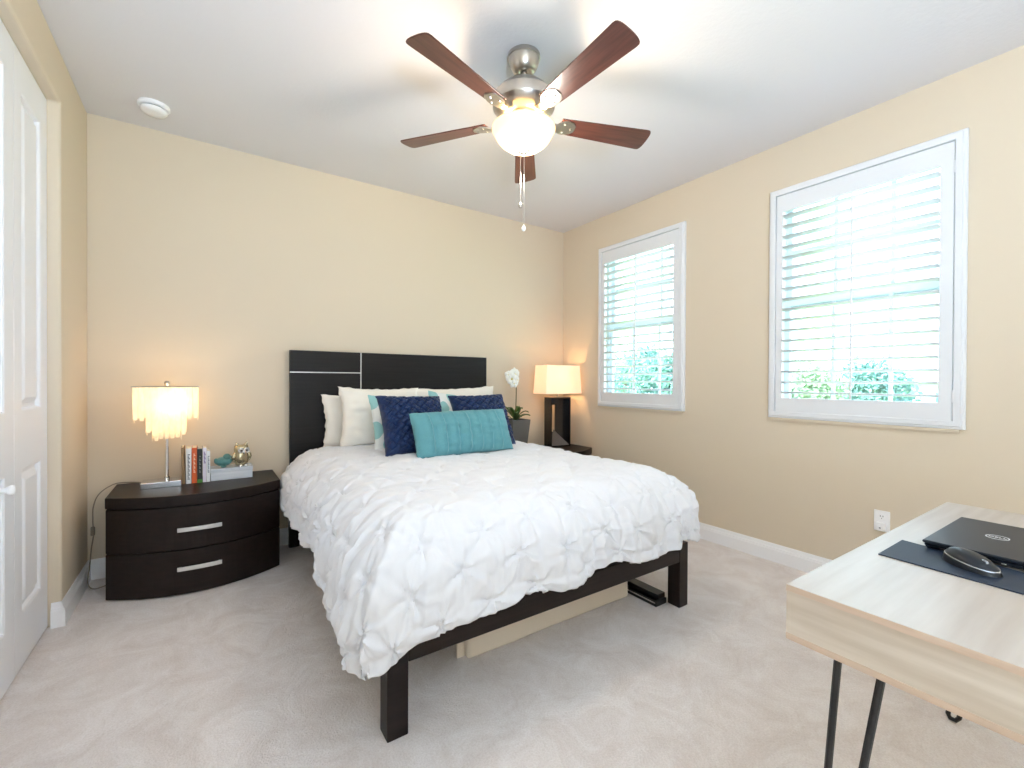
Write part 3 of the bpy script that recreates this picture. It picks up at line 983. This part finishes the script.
def strips(bm, hx, hy, ztop, zbot, n_x, n_y, rnd):
    def strip(cx, cy, dx, dy, wd):
        z0 = zbot + rnd.uniform(-0.012, 0.012)
        rows = 5
        vs = []
        tw = rnd.uniform(-0.006, 0.006)
        nx, ny = -dy, dx
        for k in range(rows + 1):
            z = ztop + (z0 - ztop) * k / rows
            hw2 = wd / 2 * (1 if k < rows else 0.72)
            bx = tw * k / rows
            vs.append((bm.verts.new((cx - dx * hw2 + nx * bx, cy - dy * hw2 + ny * bx, z)), bm.verts.new((cx + dx * hw2 + nx * bx, cy + dy * hw2 + ny * bx, z))))
        for a, b in zip(vs[:-1], vs[1:]):
            bm.faces.new((a[0], a[1], b[1], b[0]))
    for k in range(n_x):
        c = -hx + 2 * hx * (k + 0.5) / n_x
        for s in (-1, 1):
            strip(c, s * (hy + rnd.uniform(-0.003, 0.003)), 1, 0, 2 * hx / n_x * 0.84)
    for k in range(n_y):
        c = -hy + 2 * hy * (k + 0.5) / n_y
        for s in (-1, 1):
            strip(s * (hx + rnd.uniform(-0.003, 0.003)), c, 0, 1, 2 * hy / n_y * 0.84)
rr = random.Random(5)
for nm, hx, hy, zt, zb, nx, ny in (('shell_tier', 0.152, 0.073, 0.588, 0.395, 11, 5), ('shell_tier', 0.096, 0.046, 0.470, 0.312, 7, 3), ('shell_tier', 0.064, 0.028, 0.440, 0.278, 5, 2)):
    bm = B(); strips(bm, hx, hy, zt, zb, nx, ny, rr)
    o = ob(nm, bm, CAPIZ, lamp)
    s_ = o.modifiers.new('solid', 'SOLIDIFY'); s_.thickness = 0.0012
bm = B(); lathe(bm, [(0.010, 0.43), (0.012, 0.45), (0.025, 0.475), (0.028, 0.495), (0.02, 0.515), (0.006, 0.523)], 0.012, -0.012, 0, n=16)
ob('bulb', bm, mat('lit_warm_bulb', (1, 0.8, 0.55, 1), 0.5, emit=((1, 0.76, 0.45, 1), 12)), lamp, smooth=True)
point('capiz_lamp_light', (LX + 0.03, LY - 0.03, NHT + 0.50), 2.2, (1.0, 0.66, 0.36), 0.025)
CORDM = mat('grey_cord', srgb(140, 128, 112), 0.5)
bm = B()
pts = smooth_path([(LX - 0.11, LY + 0.03, NHT + 0.008), (-0.30, 3.47, NHT + 0.01), (-0.41, 3.535, NHT + 0.012), (-0.465, 3.55, 0.545), (-0.515, 3.548, 0.50), (-0.538, 3.55, 0.43), (-0.540, 3.55, 0.35), (-0.537, 3.55, 0.27), (-0.545, 3.54, 0.19), (-0.546, 3.50, 0.10), (-0.545, 3.44, 0.03), (-0.51, 3.37, 0.012), (-0.455, 3.40, 0.010), (-0.43, 3.43, 0.012)], 8)
tube(bm, [p - Vector((LX, LY, NHT)) for p in pts], 0.0032, 6)
o = ob('cord', bm, CORDM, lamp, smooth=True)
bm = B(); box(bm, -0.549 - LX, -0.531 - LX, 3.537 - LY, 3.559 - LY, 0.265 - NHT, 0.315 - NHT); ob('cord_switch', bm, CORDM, o, bevel=0.004)

# ------------------------------------------------------------------ books
PAPER = mat('book_pages', srgb(240, 232, 214), 0.9)
def book(x, wd, ht, dep, col, label, mark=None, tilt=0.0, band=None):
    t = thing('book', (x, 3.345, NHT), label, 'book', 'upright books on the left nightstand')
    t.rotation_euler = (0, tilt, 0)
    cm = mat('book_cover', col, 0.45)
    bm = B()
    box(bm, 0, 0.0016, 0, dep, 0, ht); box(bm, wd - 0.0016, wd, 0, dep, 0, ht); box(bm, 0.0016, wd - 0.0016, 0, 0.0018, 0, ht)
    ob('cover', bm, cm, t)
    bm = B(); box(bm, 0.0018, wd - 0.0018, 0.002, dep - 0.004, 0.003, ht - 0.004)
    ob('pages', bm, PAPER, t)
    if mark:
        bm = B()
        mcol, segs = mark
        for z0, z1, h0, h1 in segs:
            n = max(1, int((z1 - z0) * ht / 0.008))
            for k in range(n):
                a = z0 + (z1 - z0) * k / n
                box(bm, wd * h0, wd * (h1 - 0.12 * ((k * 7) % 3)), -0.0006, 0.0004, ht * a, ht * (a + (z1 - z0) / n * 0.62))
        ob('spine_lettering', bm, mat('spine_ink', mcol, 0.5), t)
    if band:
        bm = B(); box(bm, -0.0001, wd + 0.0001, -0.0007, 0.0002, ht * band[1], ht * band[2]); ob('spine_band', bm, mat('spine_band_ink', band[0], 0.5), t)
book(-0.111, 0.015, 0.222, 0.14, srgb(148, 118, 80), 'tan book leaning at the left end of the row', tilt=D(-1.5))
book(-0.092, 0.026, 0.214, 0.145, srgb(236, 236, 236), 'wide white book with dark spine lettering second from left', (srgb(60, 60, 70), [(0.12, 0.85, 0.3, 0.75)]))
book(-0.064, 0.026, 0.216, 0.15, srgb(214, 92, 34), 'orange book in the middle of the row', (srgb(250, 220, 190), [(0.3, 0.85, 0.35, 0.7)]))
book(-0.036, 0.026, 0.208, 0.15, srgb(30, 36, 34), 'black book with a green foot on its spine', (srgb(150, 160, 150), [(0.3, 0.8, 0.4, 0.65)]), band=(srgb(80, 140, 60), 0.0, 0.1))
book(-0.008, 0.018, 0.212, 0.14, srgb(232, 226, 238), 'narrow pale lilac book beside the black one', (srgb(110, 80, 150), [(0.55, 0.9, 0.25, 0.8)]))
book(0.0115, 0.018, 0.192, 0.13, srgb(240, 242, 244), 'short white book at the right end of the row', (srgb(40, 60, 90), [(0.3, 0.85, 0.3, 0.75)]))

# ------------------------------------------------------------------ white box with ornaments
MARB = mat('pale_lacquer', srgb(226, 230, 236), 0.18, spec=0.6, var=(4, srgb(200, 208, 218), (1, 1, 8)))
tb = thing('storage_box', (0.145, 3.42, NHT), 'flat white glossy box under the owl on left nightstand', 'box')
bm = B(); box(bm, -0.113, 0.113, -0.07, 0.07, 0, 0.05); ob('body', bm, MARB, tb, bevel=0.002)
bm = B(); box(bm, -0.115, 0.115, -0.072, 0.072, 0.051, 0.073); ob('lid', bm, MARB, tb, bevel=0.002)
GOLD = mat('antique_silver', srgb(196, 182, 150), 0.25, 0.85, bump=(60, 0.35, 0.002))
PEWT = mat('bright_silver', srgb(232, 230, 226), 0.2, 0.7)
owl = thing('owl_figurine', (0.198, 3.40, NHT + 0.073), 'silver and gold owl figurine sitting on the white box', 'figurine', rz=D(20))
bm = B()
n = 28
lathe(bm, [(0.020, 0), (0.032, 0.006), (0.042, 0.028), (0.046, 0.055), (0.043, 0.08), (0.041, 0.095), (0.043, 0.11), (0.040, 0.125), (0.030, 0.134), (0.01, 0.137)], n=n)
for v in bm.verts:
    v.co.y *= 0.85
    if v.co.z > 0.122: v.co.z += 0.22 * max(0, abs(v.co.x) - 0.012)
ob('body', bm, GOLD, owl, smooth=True)
for s in (-1, 1):
    bm = B(); lathe(bm, [(0.018, 0), (0.018, 0.004), (0.010, 0.006), (0.002, 0.004)], n=20)
    bm.transform(Matrix.Translation((s * 0.0165, -0.034, 0.103)) @ Matrix.Rotation(PI / 2, 4, 'X'))
    e = ob('eye', bm, PEWT, owl, smooth=True)
    bm = B(); lathe(bm, [(0.007, 0), (0.007, 0.003), (0.002, 0.005)], n=14)
    bm.transform(Matrix.Translation((s * 0.0165, -0.039, 0.103)) @ Matrix.Rotation(PI / 2, 4, 'X'))
    ob('pupil', bm, BLACKM, e)
    bm = B(); tube(bm, [(s * 0.020, 0, 0.125), (s * 0.028, -0.004, 0.142), (s * 0.033, -0.004, 0.156)], [0.014, 0.009, 0.002], 10); ob('ear_tuft', bm, GOLD, owl, smooth=True)
    bm = B(); tube(bm, smooth_path([(s * 0.040, -0.005, 0.09), (s * 0.047, -0.004, 0.06), (s * 0.042, 0.0, 0.025)], 5), [0.006, 0.008, 0.010, 0.012, 0.013, 0.014, 0.013, 0.011, 0.008, 0.005, 0.002], 10); ob('wing', bm, GOLD, owl, smooth=True)
    bm = B(); lathe(bm, [(0.006, 0), (0.014, 0.002), (0.013, 0.01), (0.004, 0.014)], s * 0.016, -0.03, 0, n=12); ob('foot', bm, PEWT, owl, smooth=True)
bm = B(); tube(bm, [(0, -0.036, 0.098), (0, -0.044, 0.088), (0, -0.042, 0.078)], [0.005, 0.005, 0.001], 8); ob('beak', bm, PEWT, owl, smooth=True)
TEAL = mat('teal_glaze', srgb(92, 146, 142), 0.3, spec=0.6, var=(40, srgb(70, 122, 122), (1, 1, 1)))
bird = thing('bird_figurine', (0.100, 3.39, NHT + 0.073), 'small teal ceramic bird on the white box beside the owl', 'figurine')
bm = B(); lathe(bm, [(0.012, 0.0), (0.018, 0.003), (0.014, 0.01), (0.026, 0.016), (0.036, 0.03), (0.038, 0.042), (0.030, 0.058), (0.016, 0.066), (0.004, 0.068)], n=24)
for v in bm.verts:
    if v.co.z > 0.012: v.co.x *= 1.25
    v.co.y *= 0.85
ob('body', bm, TEAL, bird, smooth=True)
bm = B(); bmesh.ops.create_icosphere(bm, subdivisions=3, radius=0.022, matrix=Matrix.Translation((0.018, -0.006, 0.066))); ob('head', bm, TEAL, bird, smooth=True)
bm = B(); tube(bm, [(0.036, -0.008, 0.066), (0.050, -0.01, 0.062)], [0.007, 0.001], 8); ob('beak', bm, TEAL, bird, smooth=True)
bm = B(); tube(bm, [(-0.026, 0, 0.038), (-0.040, 0, 0.050), (-0.046, 0, 0.058)], [0.022, 0.016, 0.006], 10); ob('tail', bm, TEAL, bird, smooth=True)

# ------------------------------------------------------------------ lamp and orchid on the right nightstand
SHADE = translucent_mat('linen_shade', (0.96, 0.86, 0.74, 1), 0.28, (1.0, 0.70, 0.42, 1), 0.20)
RX, RY = 2.846, 3.352
lr = thing('geometric_table_lamp', (RX, RY, NHT), 'black angular table lamp with glowing rectangular white shade in corner', 'lamp')
BLK = mat('black_lacquer', srgb(24, 22, 24), 0.22, spec=0.6)
GRY = mat('grey_lacquer', srgb(96, 92, 92), 0.3, spec=0.5)
bw, bd, bh = 0.124, 0.052, 0.478
bm = B()
box(bm, -bw, bw, -bd, bd, 0, 0.012); box(bm, -bw, -bw + 0.012, -bd, bd, 0.012, bh - 0.012); box(bm, bw - 0.012, bw, -bd, bd, 0.012, bh - 0.012); box(bm, -bw, bw, -bd, bd, bh - 0.012, bh)
ob('base_frame', bm, BLK, lr, bevel=0.001)
bm = B()
for q in ((-0.022, bw - 0.012, 0.012, bh - 0.012), (-bw + 0.012, -0.022, 0.405, bh - 0.012), (-bw + 0.012, -0.022, 0.012, 0.14)):
    box(bm, q[0], q[1], 0.0, 0.02, q[2], q[3])
ob('inner_panel', bm, BLK, lr)
bm = B()
a = [(-bw + 0.013, -bd + 0.004, 0.012), (bw - 0.013, -bd + 0.004, 0.012), (-0.055, -0.004, 0.165), (-bw + 0.013, -0.004, 0.012), (bw - 0.013, -0.004, 0.012)]
v = [bm.verts.new(q) for q in a]
for f in ((0, 1, 2), (0, 2, 3), (1, 4, 2), (3, 2, 4), (0, 3, 4, 1)): bm.faces.new([v[k] for k in f])
ob('facet', bm, GRY, lr)
bm = B(); lathe(bm, [(0.006, bh), (0.006, bh + 0.10), (0.018, bh + 0.10), (0.018, bh + 0.15), (0.004, bh + 0.155)], n=14); ob('stem', bm, NICK, lr)
bm = B()
z0, z1 = 0.513, 0.787
def rect(hx, hy, z): return [bm.verts.new((x, y, z)) for x, y in ((-hx, -hy), (hx, -hy), (hx, hy), (-hx, hy))]
a, b = rect(0.224, 0.10, z0), rect(0.208, 0.088, z1)
for k in range(4):
    j = (k + 1) % 4
    bm.faces.new((a[k], a[j], b[j], b[k]))
o = ob('lamp_shade', bm, SHADE, lr)
s_ = o.modifiers.new('solid', 'SOLIDIFY'); s_.thickness = 0.003
bm = B(); lathe(bm, [(0.010, 0.62), (0.014, 0.635), (0.028, 0.66), (0.030, 0.68), (0.02, 0.70), (0.005, 0.708)], n=16)
ob('bulb', bm, mat('lit_soft_bulb', (1, 0.8, 0.55, 1), 0.5, emit=((1, 0.72, 0.42, 1), 10)), lr, smooth=True)
point('corner_lamp_light', (RX, RY - 0.035, NHT + 0.66), 4.2, (1.0, 0.58, 0.28), 0.02)

POTM = mat('charcoal_planter', srgb(92, 90, 88), 0.55, bump=(40, 0.1, 0.002))
orc = thing('potted_orchid', (2.308, 3.30, NHT), 'white orchid in a square charcoal planter behind the right navy cushion', 'plant')
bm = B()
a, b, c, d = rect(0.072, 0.072, 0), rect(0.098, 0.098, 0.29), rect(0.086, 0.086, 0.29), rect(0.082, 0.082, 0.255)
for p, q in ((a, b), (b, c), (c, d)):
    for k in range(4):
        j = (k + 1) % 4
        bm.faces.new((p[k], p[j], q[j], q[k]))
bm.faces.new(list(reversed(a)))
bm.faces.new(d)
ob('planter', bm, POTM, orc, bevel=0.003)
LEAFM = mat('orchid_leaf', srgb(84, 112, 56), 0.45, var=(20, srgb(58, 86, 40), (1, 1, 1)))
rr = random.Random(11)
for k in range(13):
    az = k * 2 * PI / 13 + rr.uniform(-0.3, 0.3)
    L = rr.uniform(0.12, 0.18)
    bm = B()
    prev = None
    n = 8
    for i in range(n + 1):
        s = i / n
        r = L * s
        z = 0.275 + (0.07 + 0.07 * ((k * 5) % 3) / 2) * math.sin(s * 1.9) - 0.02 * s
        wd = 0.018 * math.sin(PI * (0.12 + 0.86 * s)) + 0.002
        cx, cy = r * math.cos(az), r * math.sin(az)
        nx, ny = -math.sin(az), math.cos(az)
        cur = (bm.verts.new((cx - nx * wd, cy - ny * wd, z + 0.006)), bm.verts.new((cx, cy, z)), bm.verts.new((cx + nx * wd, cy + ny * wd, z + 0.006)))
        if prev:
            bm.faces.new((prev[0], prev[1], cur[1], cur[0])); bm.faces.new((prev[1], prev[2], cur[2], cur[1]))
        prev = cur
    o = ob('leaf', bm, LEAFM, orc, smooth=True)
    o.modifiers.new('solid', 'SOLIDIFY').thickness = 0.002
bm = B()
stem_pts = smooth_path([(0.0, 0, 0.26), (0.004, 0, 0.42), (0.0, -0.01, 0.55), (-0.012, -0.02, 0.65), (-0.045, -0.03, 0.70), (-0.085, -0.04, 0.69)], 6)
tube(bm, stem_pts, 0.0045, 8); ob('stem', bm, mat('orchid_stem', srgb(96, 88, 44), 0.5), orc, smooth=True)
PETAL = mat('orchid_petal', srgb(246, 246, 240), 0.7)
YEL = mat('orchid_lip', srgb(228, 214, 130), 0.6)
for (fx, fy, fz, sc, rz) in ((-0.015, -0.045, 0.705, 1.0, 0.1), (-0.055, -0.06, 0.665, 0.95, -0.3), (0.012, -0.035, 0.655, 0.85, 0.4), (-0.03, -0.055, 0.625, 0.8, -0.1), (-0.085, -0.055, 0.70, 0.6, -0.6)):
    bm = B()
    Mx = Matrix.Translation((fx - 0.03, fy, fz - 0.01)) @ Matrix.Rotation(rz, 4, 'Z') @ Matrix.Scale(sc * 1.35, 4)
    for k in range(5):
        th = PI / 2 + k * 2 * PI / 5
        Lp, Wp = (0.042, 0.027) if k in (1, 4) else (0.040, 0.017)
        pv = None
        for i in range(7):
            s = i / 6
            wd = Wp * math.sin(PI * (0.08 + 0.9 * s)) + 0.001
            rad = 0.004 + Lp * s
            dx, dz = math.cos(th), math.sin(th)
            y = -0.006 * math.sin(PI * s)
            cu = [bm.verts.new(Mx @ Vector((dx * rad - dz * wd * q, y + 0.004 * abs(q), dz * rad + dx * wd * q))) for q in (-1, 0, 1)]
            if pv:
                bm.faces.new((pv[0], pv[1], cu[1], cu[0])); bm.faces.new((pv[1], pv[2], cu[2], cu[1]))
            pv = cu
    o = ob('flower', bm, PETAL, orc, smooth=True)
    o.modifiers.new('solid', 'SOLIDIFY').thickness = 0.0012
    bm = B(); bmesh.ops.create_icosphere(bm, subdivisions=2, radius=0.008 * sc, matrix=Mx @ Matrix.Translation((0, -0.008, -0.004))); ob('lip', bm, YEL, o, smooth=True)

# ------------------------------------------------------------------ outlet on the right wall
ot = thing('wall_outlet', (XR, 0.879, 0.415), 'white wall outlet with a small plugged-in adapter above baseboard', 'outlet')
bm = B(); box(bm, -0.006, 0.0, -0.036, 0.036, -0.058, 0.058); ob('cover_plate', bm, TRIM, ot, bevel=0.003)
for zc in (0.024, -0.024):
    bm = B(); lathe(bm, [(0.017, 0.0), (0.017, 0.0025)], n=24)
    bm.transform(Matrix.Translation((-0.006, 0, zc)) @ Matrix.Rotation(-PI / 2, 4, 'Y')); s = ob('socket', bm, TRIM, ot)
    if zc > 0:
        bm = B()
        for yy in (-0.006, 0.006): box(bm, -0.0088, -0.0082, yy - 0.0013, yy + 0.0013, zc - 0.001, zc + 0.008)
        box(bm, -0.0088, -0.0082, -0.002, 0.002, zc - 0.010, zc - 0.006)
        ob('slot', bm, BLACKM, s)
bm = B(); box(bm, -0.034, -0.0086, -0.020, 0.020, -0.050, -0.006); ad = ob('adapter', bm, TRIM, ot, bevel=0.004)
bm = B(); box(bm, -0.036, -0.034, -0.004, 0.004, -0.036, -0.030); ob('status_light', bm, mat('grey_mark', srgb(130, 135, 140), 0.4), ad)

# ------------------------------------------------------------------ desk
DX0, DX1, DY0, DY1, DZ0, DZ1 = 1.027, 2.228, -0.165, 0.449, 0.633, 0.750
OAK = mat('pale_oak_laminate', srgb(190, 175, 158), 0.34, spec=0.5, var=(2.4, srgb(214, 203, 190), (14, 0.9, 14), 8), bump=(4, 0.05, 0.001, (30, 2, 30)))
OAKY = mat('pale_oak_laminate_top', srgb(180, 168, 157), 0.34, spec=0.5, var=(2.2, srgb(196, 187, 178), (1.0, 12, 12), 8), bump=(4, 0.04, 0.001, (2, 30, 30)))
OAKE = mat('oak_edge_band', srgb(196, 171, 150), 0.4, var=(6, srgb(205, 182, 163), (1, 1, 20)))
dc = Vector(((DX0 + DX1) / 2, (DY0 + DY1) / 2, 0))
desk = thing('desk', dc, 'pale oak writing desk with black hairpin legs in the near right corner', 'desk', rz=D(-0.6))
hx, hy = (DX1 - DX0) / 2, (DY1 - DY0) / 2
bm = B(); box(bm, -hx + 0.001, hx, -hy, hy, DZ1 - 0.013, DZ1); ob('desktop', bm, OAKY, desk, bevel=0.001)
bm = B(); box(bm, -hx, -hx + 0.0012, -hy, hy, DZ1 - 0.0135, DZ1 - 0.0005); ob('edge_band', bm, OAKE, desk)
bm = B(); box(bm, -hx + 0.002, -hx + 0.018, -hy, hy, DZ0 + 0.013, DZ1 - 0.013); ob('side_panel', bm, OAK, desk)
bm = B(); box(bm, hx - 0.018, hx - 0.002, -hy, hy, DZ0 + 0.013, DZ1 - 0.013); ob('side_panel', bm, OAK, desk)
bm = B(); box(bm, -hx + 0.018, hx - 0.018, hy - 0.018, hy - 0.002, DZ0 + 0.013, DZ1 - 0.013); ob('back_panel', bm, OAKY, desk)
bm = B(); box(bm, -hx, hx, -hy, hy, DZ0, DZ0 + 0.013); ob('bottom_panel', bm, OAKE, desk, bevel=0.001)
for sx in (-1, 1):
    for sy in (-1, 1):
        cx, cy = sx * (hx - 0.020), sy * (hy - 0.088)
        foot = Vector((cx + (0.016 if sx < 0 else -0.054), sy * (hy - (0.055 if sx < 0 else 0.036)), 0.006))
        p1 = Vector((cx, sy * (hy - 0.090), DZ0)); p2 = Vector((cx + 0.002, sy * (hy - 0.160), DZ0))
        bm = B()
        e1 = foot + Vector((0, sy * 0.012, 0.014)); e2 = foot + Vector((0, -sy * 0.016, 0.014))
        tube(bm, [p1, e1, foot + Vector((0, sy * 0.006, 0.002)), foot + Vector((0, -sy * 0.008, 0.002)), e2, p2], 0.0072, 10)
        box(bm, cx - 0.009 - 0.012 * (sx > 0), cx + 0.009 + 0.012 * (sx < 0), min(p1.y, p2.y) - 0.008, max(p1.y, p2.y) + 0.008, DZ0 - 0.002, DZ0)
        ob('hairpin_leg', bm, BLACKM, desk, smooth=False)

# desk mat, laptop, mouse
MATM = mat('dark_felt_mat', srgb(30, 42, 60), 0.55, spec=0.4, bump=(300, 0.2, 0.001))
dm = B()
P = [Vector(q) for q in ((1.397, 0.403), (1.577, 0.402))]
dirn = Vector((-0.105, -0.60)).normalized()
q0, q1 = P[0], P[1]
q2 = q1 + dirn * 0.56; q3 = q0 + Vector((-0.04, -0.56))
vs = []
for z in (DZ1 + 0.0004, DZ1 + 0.0032):
    vs.append([dm.verts.new((p.x, p.y, z)) for p in (q0, q3, q2, q1)])
dm.faces.new(list(reversed(vs[0]))); dm.faces.new(vs[1])
for k in range(4):
    j = (k + 1) % 4
    dm.faces.new((vs[0][k], vs[0][j], vs[1][j], vs[1][k]))
o = ob('desk_mat', dm, MATM, bevel=0.001); tag(o, 'dark blue-grey desk mat lying under mouse and laptop edge', 'desk mat')

LAPM = mat('dark_laptop_shell', srgb(26, 31, 40), 0.36, spec=0.2)
lap = thing('laptop', (1.545, 0.354, DZ1 + 0.0036), 'closed dark laptop with a round silver logo on the desk', 'laptop', rz=D(-1))
bm = B(); box(bm, 0.004, 0.360, -0.236, -0.002, 0.0, 0.012)
for v in bm.verts:
    if v.co.z < 0.001:
        v.co.x += 0.006 if v.co.x < 0.1 else -0.006
        v.co.y += 0.004 if v.co.y < -0.1 else -0.004
ob('base', bm, LAPM, lap, bevel=0.003)
bm = B(); box(bm, 0, 0.364, -0.24, 0, 0.0135, 0.0215); lid = ob('lid', bm, LAPM, lap, bevel=0.004, seg=3)
bm = B()
for k in range(3): box(bm, 0.0025, 0.0042, -0.06 - k * 0.045, -0.035 - k * 0.045, 0.004, 0.008)
ob('port', bm, BLACKM, lap)
bm = B(); box(bm, 0.0022, 0.0042, -0.150, -0.142, 0.0045, 0.0065); ob('indicator_light', bm, mat('pale_light', srgb(220, 220, 215), 0.4), lap)
LOGO = mat('silver_logo', srgb(214, 218, 224), 0.4, 0.0)
bm = B()
LCX, LCY = 0.186, -0.106
rings = []
for r in (0.0225, 0.0200):
    for z in (0.0214, 0.0220):
        rings.append([bm.verts.new((LCX + r * math.cos(2 * PI * k / 40), LCY + r * math.sin(2 * PI * k / 40), z)) for k in range(40)])
a, b, c, d = rings[0], rings[1], rings[3], rings[2]
for p, q in ((a, b), (b, c), (c, d), (d, a)):
    for k in range(40):
        j = (k + 1) % 40
        bm.faces.new((p[k], p[j], q[j], q[k]))
lg = ob('logo_ring', bm, LOGO, lid)
fc = bpy.data.curves.new('logo_text', 'FONT'); fc.body = 'DELL'; fc.size = 0.0155; fc.align_x = 'CENTER'; fc.align_y = 'CENTER'; fc.extrude = 0.0003
fo = bpy.data.objects.new('tmp_text', fc); COL.objects.link(fo)
bpy.context.view_layer.update()
tm = bpy.data.meshes.new_from_object(fo.evaluated_get(bpy.context.evaluated_depsgraph_get()))
bpy.data.objects.remove(fo)
lt = bpy.data.objects.new('logo_letters', tm); COL.objects.link(lt); lt.parent = lid
tm.materials.clear(); tm.materials.append(LOGO)
lt.location = (LCX, LCY, 0.0218); lt.rotation_euler = (0, 0, -PI / 2)

mouse = thing('computer_mouse', (1.478, 0.252, DZ1 + 0.0034), 'dark computer mouse with silver rim on the desk mat', 'mouse', rz=math.atan2(-0.108, -0.072))
MOUM = mat('mouse_graphite', srgb(30, 34, 40), 0.35, spec=0.35)
RIM = mat('mouse_silver_rim', srgb(186, 190, 196), 0.25, 0.7)
def mouse_shell(bm, z_cut0, z_cut1, grow):
    n = 36; m = 9
    rows = []
    for j in range(m + 1):
        f = z_cut0 + (z_cut1 - z_cut0) * j / m
        ph = f * PI / 2
        ring = []
        for i in range(n):
            th = 2 * PI * i / n
            L = 0.060 * (math.cos(ph) ** 0.7 if f < 1 else 0) + grow
            W = (0.034 + 0.004 * math.cos(th)) * (math.cos(ph) ** 0.7 if f < 1 else 0) + grow
            x, y = L * math.cos(th), W * math.sin(th)
            hgt = 0.034 * math.sin(ph) ** 0.9
            z = hgt * (1 - 0.28 * (x / 0.06) - 0.15 * (x / 0.06) ** 2)
            ring.append(bm.verts.new((x, y, max(z, 0) )))
        rows.append(ring)
    for a, b in zip(rows[:-1], rows[1:]):
        for i in range(n):
            j = (i + 1) % n
            bm.faces.new((a[i], a[j], b[j], b[i]))
    bm.faces.new(list(reversed(rows[0]))); bm.faces.new(rows[-1])
bm = B(); mouse_shell(bm, 0.0, 0.97, 0.0); ob('shell', bm, MOUM, mouse, smooth=True)
bm = B(); mouse_shell(bm, 0.26, 0.31, 0.0007); ob('silver_rim', bm, RIM, mouse, smooth=True)
bm = B(); lathe(bm, [(0.009, -0.003), (0.010, 0), (0.009, 0.003)], n=20)
bm.transform(Matrix.Translation((0.030, 0, 0.0185)) @ Matrix.Rotation(PI / 2, 4, 'X')); ob('scroll_wheel', bm, RIM, mouse, smooth=True)

# ------------------------------------------------------------------ outside: second-floor view of trees and a house
GZ = -2.8
bm = B(); box(bm, XR + 0.5, 70, -45, 60, GZ - 0.2, GZ)
struct('ground', bm, mat('lawn', srgb(130, 160, 96), 0.95, spec=0.05, var=(0.6, srgb(160, 182, 120), (1, 1, 1))), label='green lawn outside below the windows', cat='lawn')
FOLS = [mat('pale_foliage', srgb(168, 190, 158), 0.7, var=(3, srgb(140, 168, 136), (1, 1, 1))),
        mat('blue_green_foliage', srgb(132, 172, 164), 0.7, var=(3, srgb(104, 146, 142), (1, 1, 1)))]
BARK = mat('tree_bark', srgb(120, 104, 86), 0.9)
def tree(x, y, hgt, rad, label, k, nleaf=4200, group='trees outside the windows'):
    t = thing('tree', (x, y, GZ), label, 'tree', group)
    r = random.Random(int(x * 31 + y * 17))
    bm = B()
    tube(bm, smooth_path([(0, 0, 0), (0.08, 0.05, hgt * 0.3), (0, 0.02, hgt * 0.6), (0.05, 0, hgt * 0.85)], 4), [0.16 - 0.009 * i for i in range(13)], 8)
    ob('trunk', bm, BARK, t, smooth=True)
    bm = B()
    blobs = [(r.uniform(-0.5, 0.5) * rad, r.uniform(-0.6, 0.6) * rad, hgt * r.uniform(0.55, 0.88), rad * r.uniform(0.4, 0.7)) for _ in range(9)]
    for i in range(nleaf):
        bx, by_, bz_, br = blobs[i % 9]
        d = Vector((r.gauss(0, 1), r.gauss(0, 1), r.gauss(0, 1))).normalized() * br * r.uniform(0.55, 1.0)
        c = Vector((bx, by_, bz_)) + Vector((d.x, d.y, d.z * 0.85))
        s = r.uniform(0.05, 0.12)
        a = Vector((r.gauss(0, 1), r.gauss(0, 1), r.gauss(0, 1))).normalized() * s
        b = a.cross(Vector((r.gauss(0, 1), r.gauss(0, 1), r.gauss(0, 1)))).normalized() * s * 0.5
        vs = [bm.verts.new(c - a), bm.verts.new(c + b), bm.verts.new(c + a), bm.verts.new(c - b)]
        bm.faces.new(vs)
    ob('foliage', bm, FOLS[k], t)
trees = [(15, 13.2, 5.3, 2.1, 'blue-green leafy tree seen through the window nearest the corner', 1),
         (11.5, 8.3, 5.4, 1.5, 'bushy tree at the right of the window nearest the corner', 1),
         (18, 18.6, 4.6, 1.9, 'pale small tree at the left of the window nearest the corner', 0),
         (15, 6.1, 4.75, 1.4, 'pale green tree at left of the window beside the desk', 0),
         (18, 5.2, 5.1, 1.4, 'blue-green tree in the middle of the window beside the desk', 1)]
for q in trees: tree(*q)
hs = thing('house', (26, 5.6, GZ), 'pale neighbouring house seen low through the window beside the desk', 'house')
HW = mat('house_stucco', srgb(214, 222, 230), 0.9)
bm = B(); box(bm, -3, 3, -4.5, 2.2, 0, 3.95); ob('wall', bm, HW, hs)
bm = B()
v = [bm.verts.new(q) for q in ((-3.4, -4.9, 3.95), (3.4, -4.9, 3.95), (3.4, 2.6, 3.95), (-3.4, 2.6, 3.95), (0, -3.5, 4.6), (0, 1.4, 4.6))]
for f in ((0, 1, 4), (1, 2, 5, 4), (2, 3, 5), (3, 0, 4, 5), (0, 3, 2, 1)): bm.faces.new([v[k] for k in f])
ob('roof', bm, mat('roof_tile', srgb(196, 190, 184), 0.9), hs)
for yy in (-2.9, -1.2, 0.5):
    bm = B(); box(bm, -3.05, -2.98, yy - 0.5, yy + 0.5, 2.7, 3.6); ob('window', bm, mat('dark_pane', srgb(86, 122, 150), 0.2), hs)
bpy.context.view_layer.update()
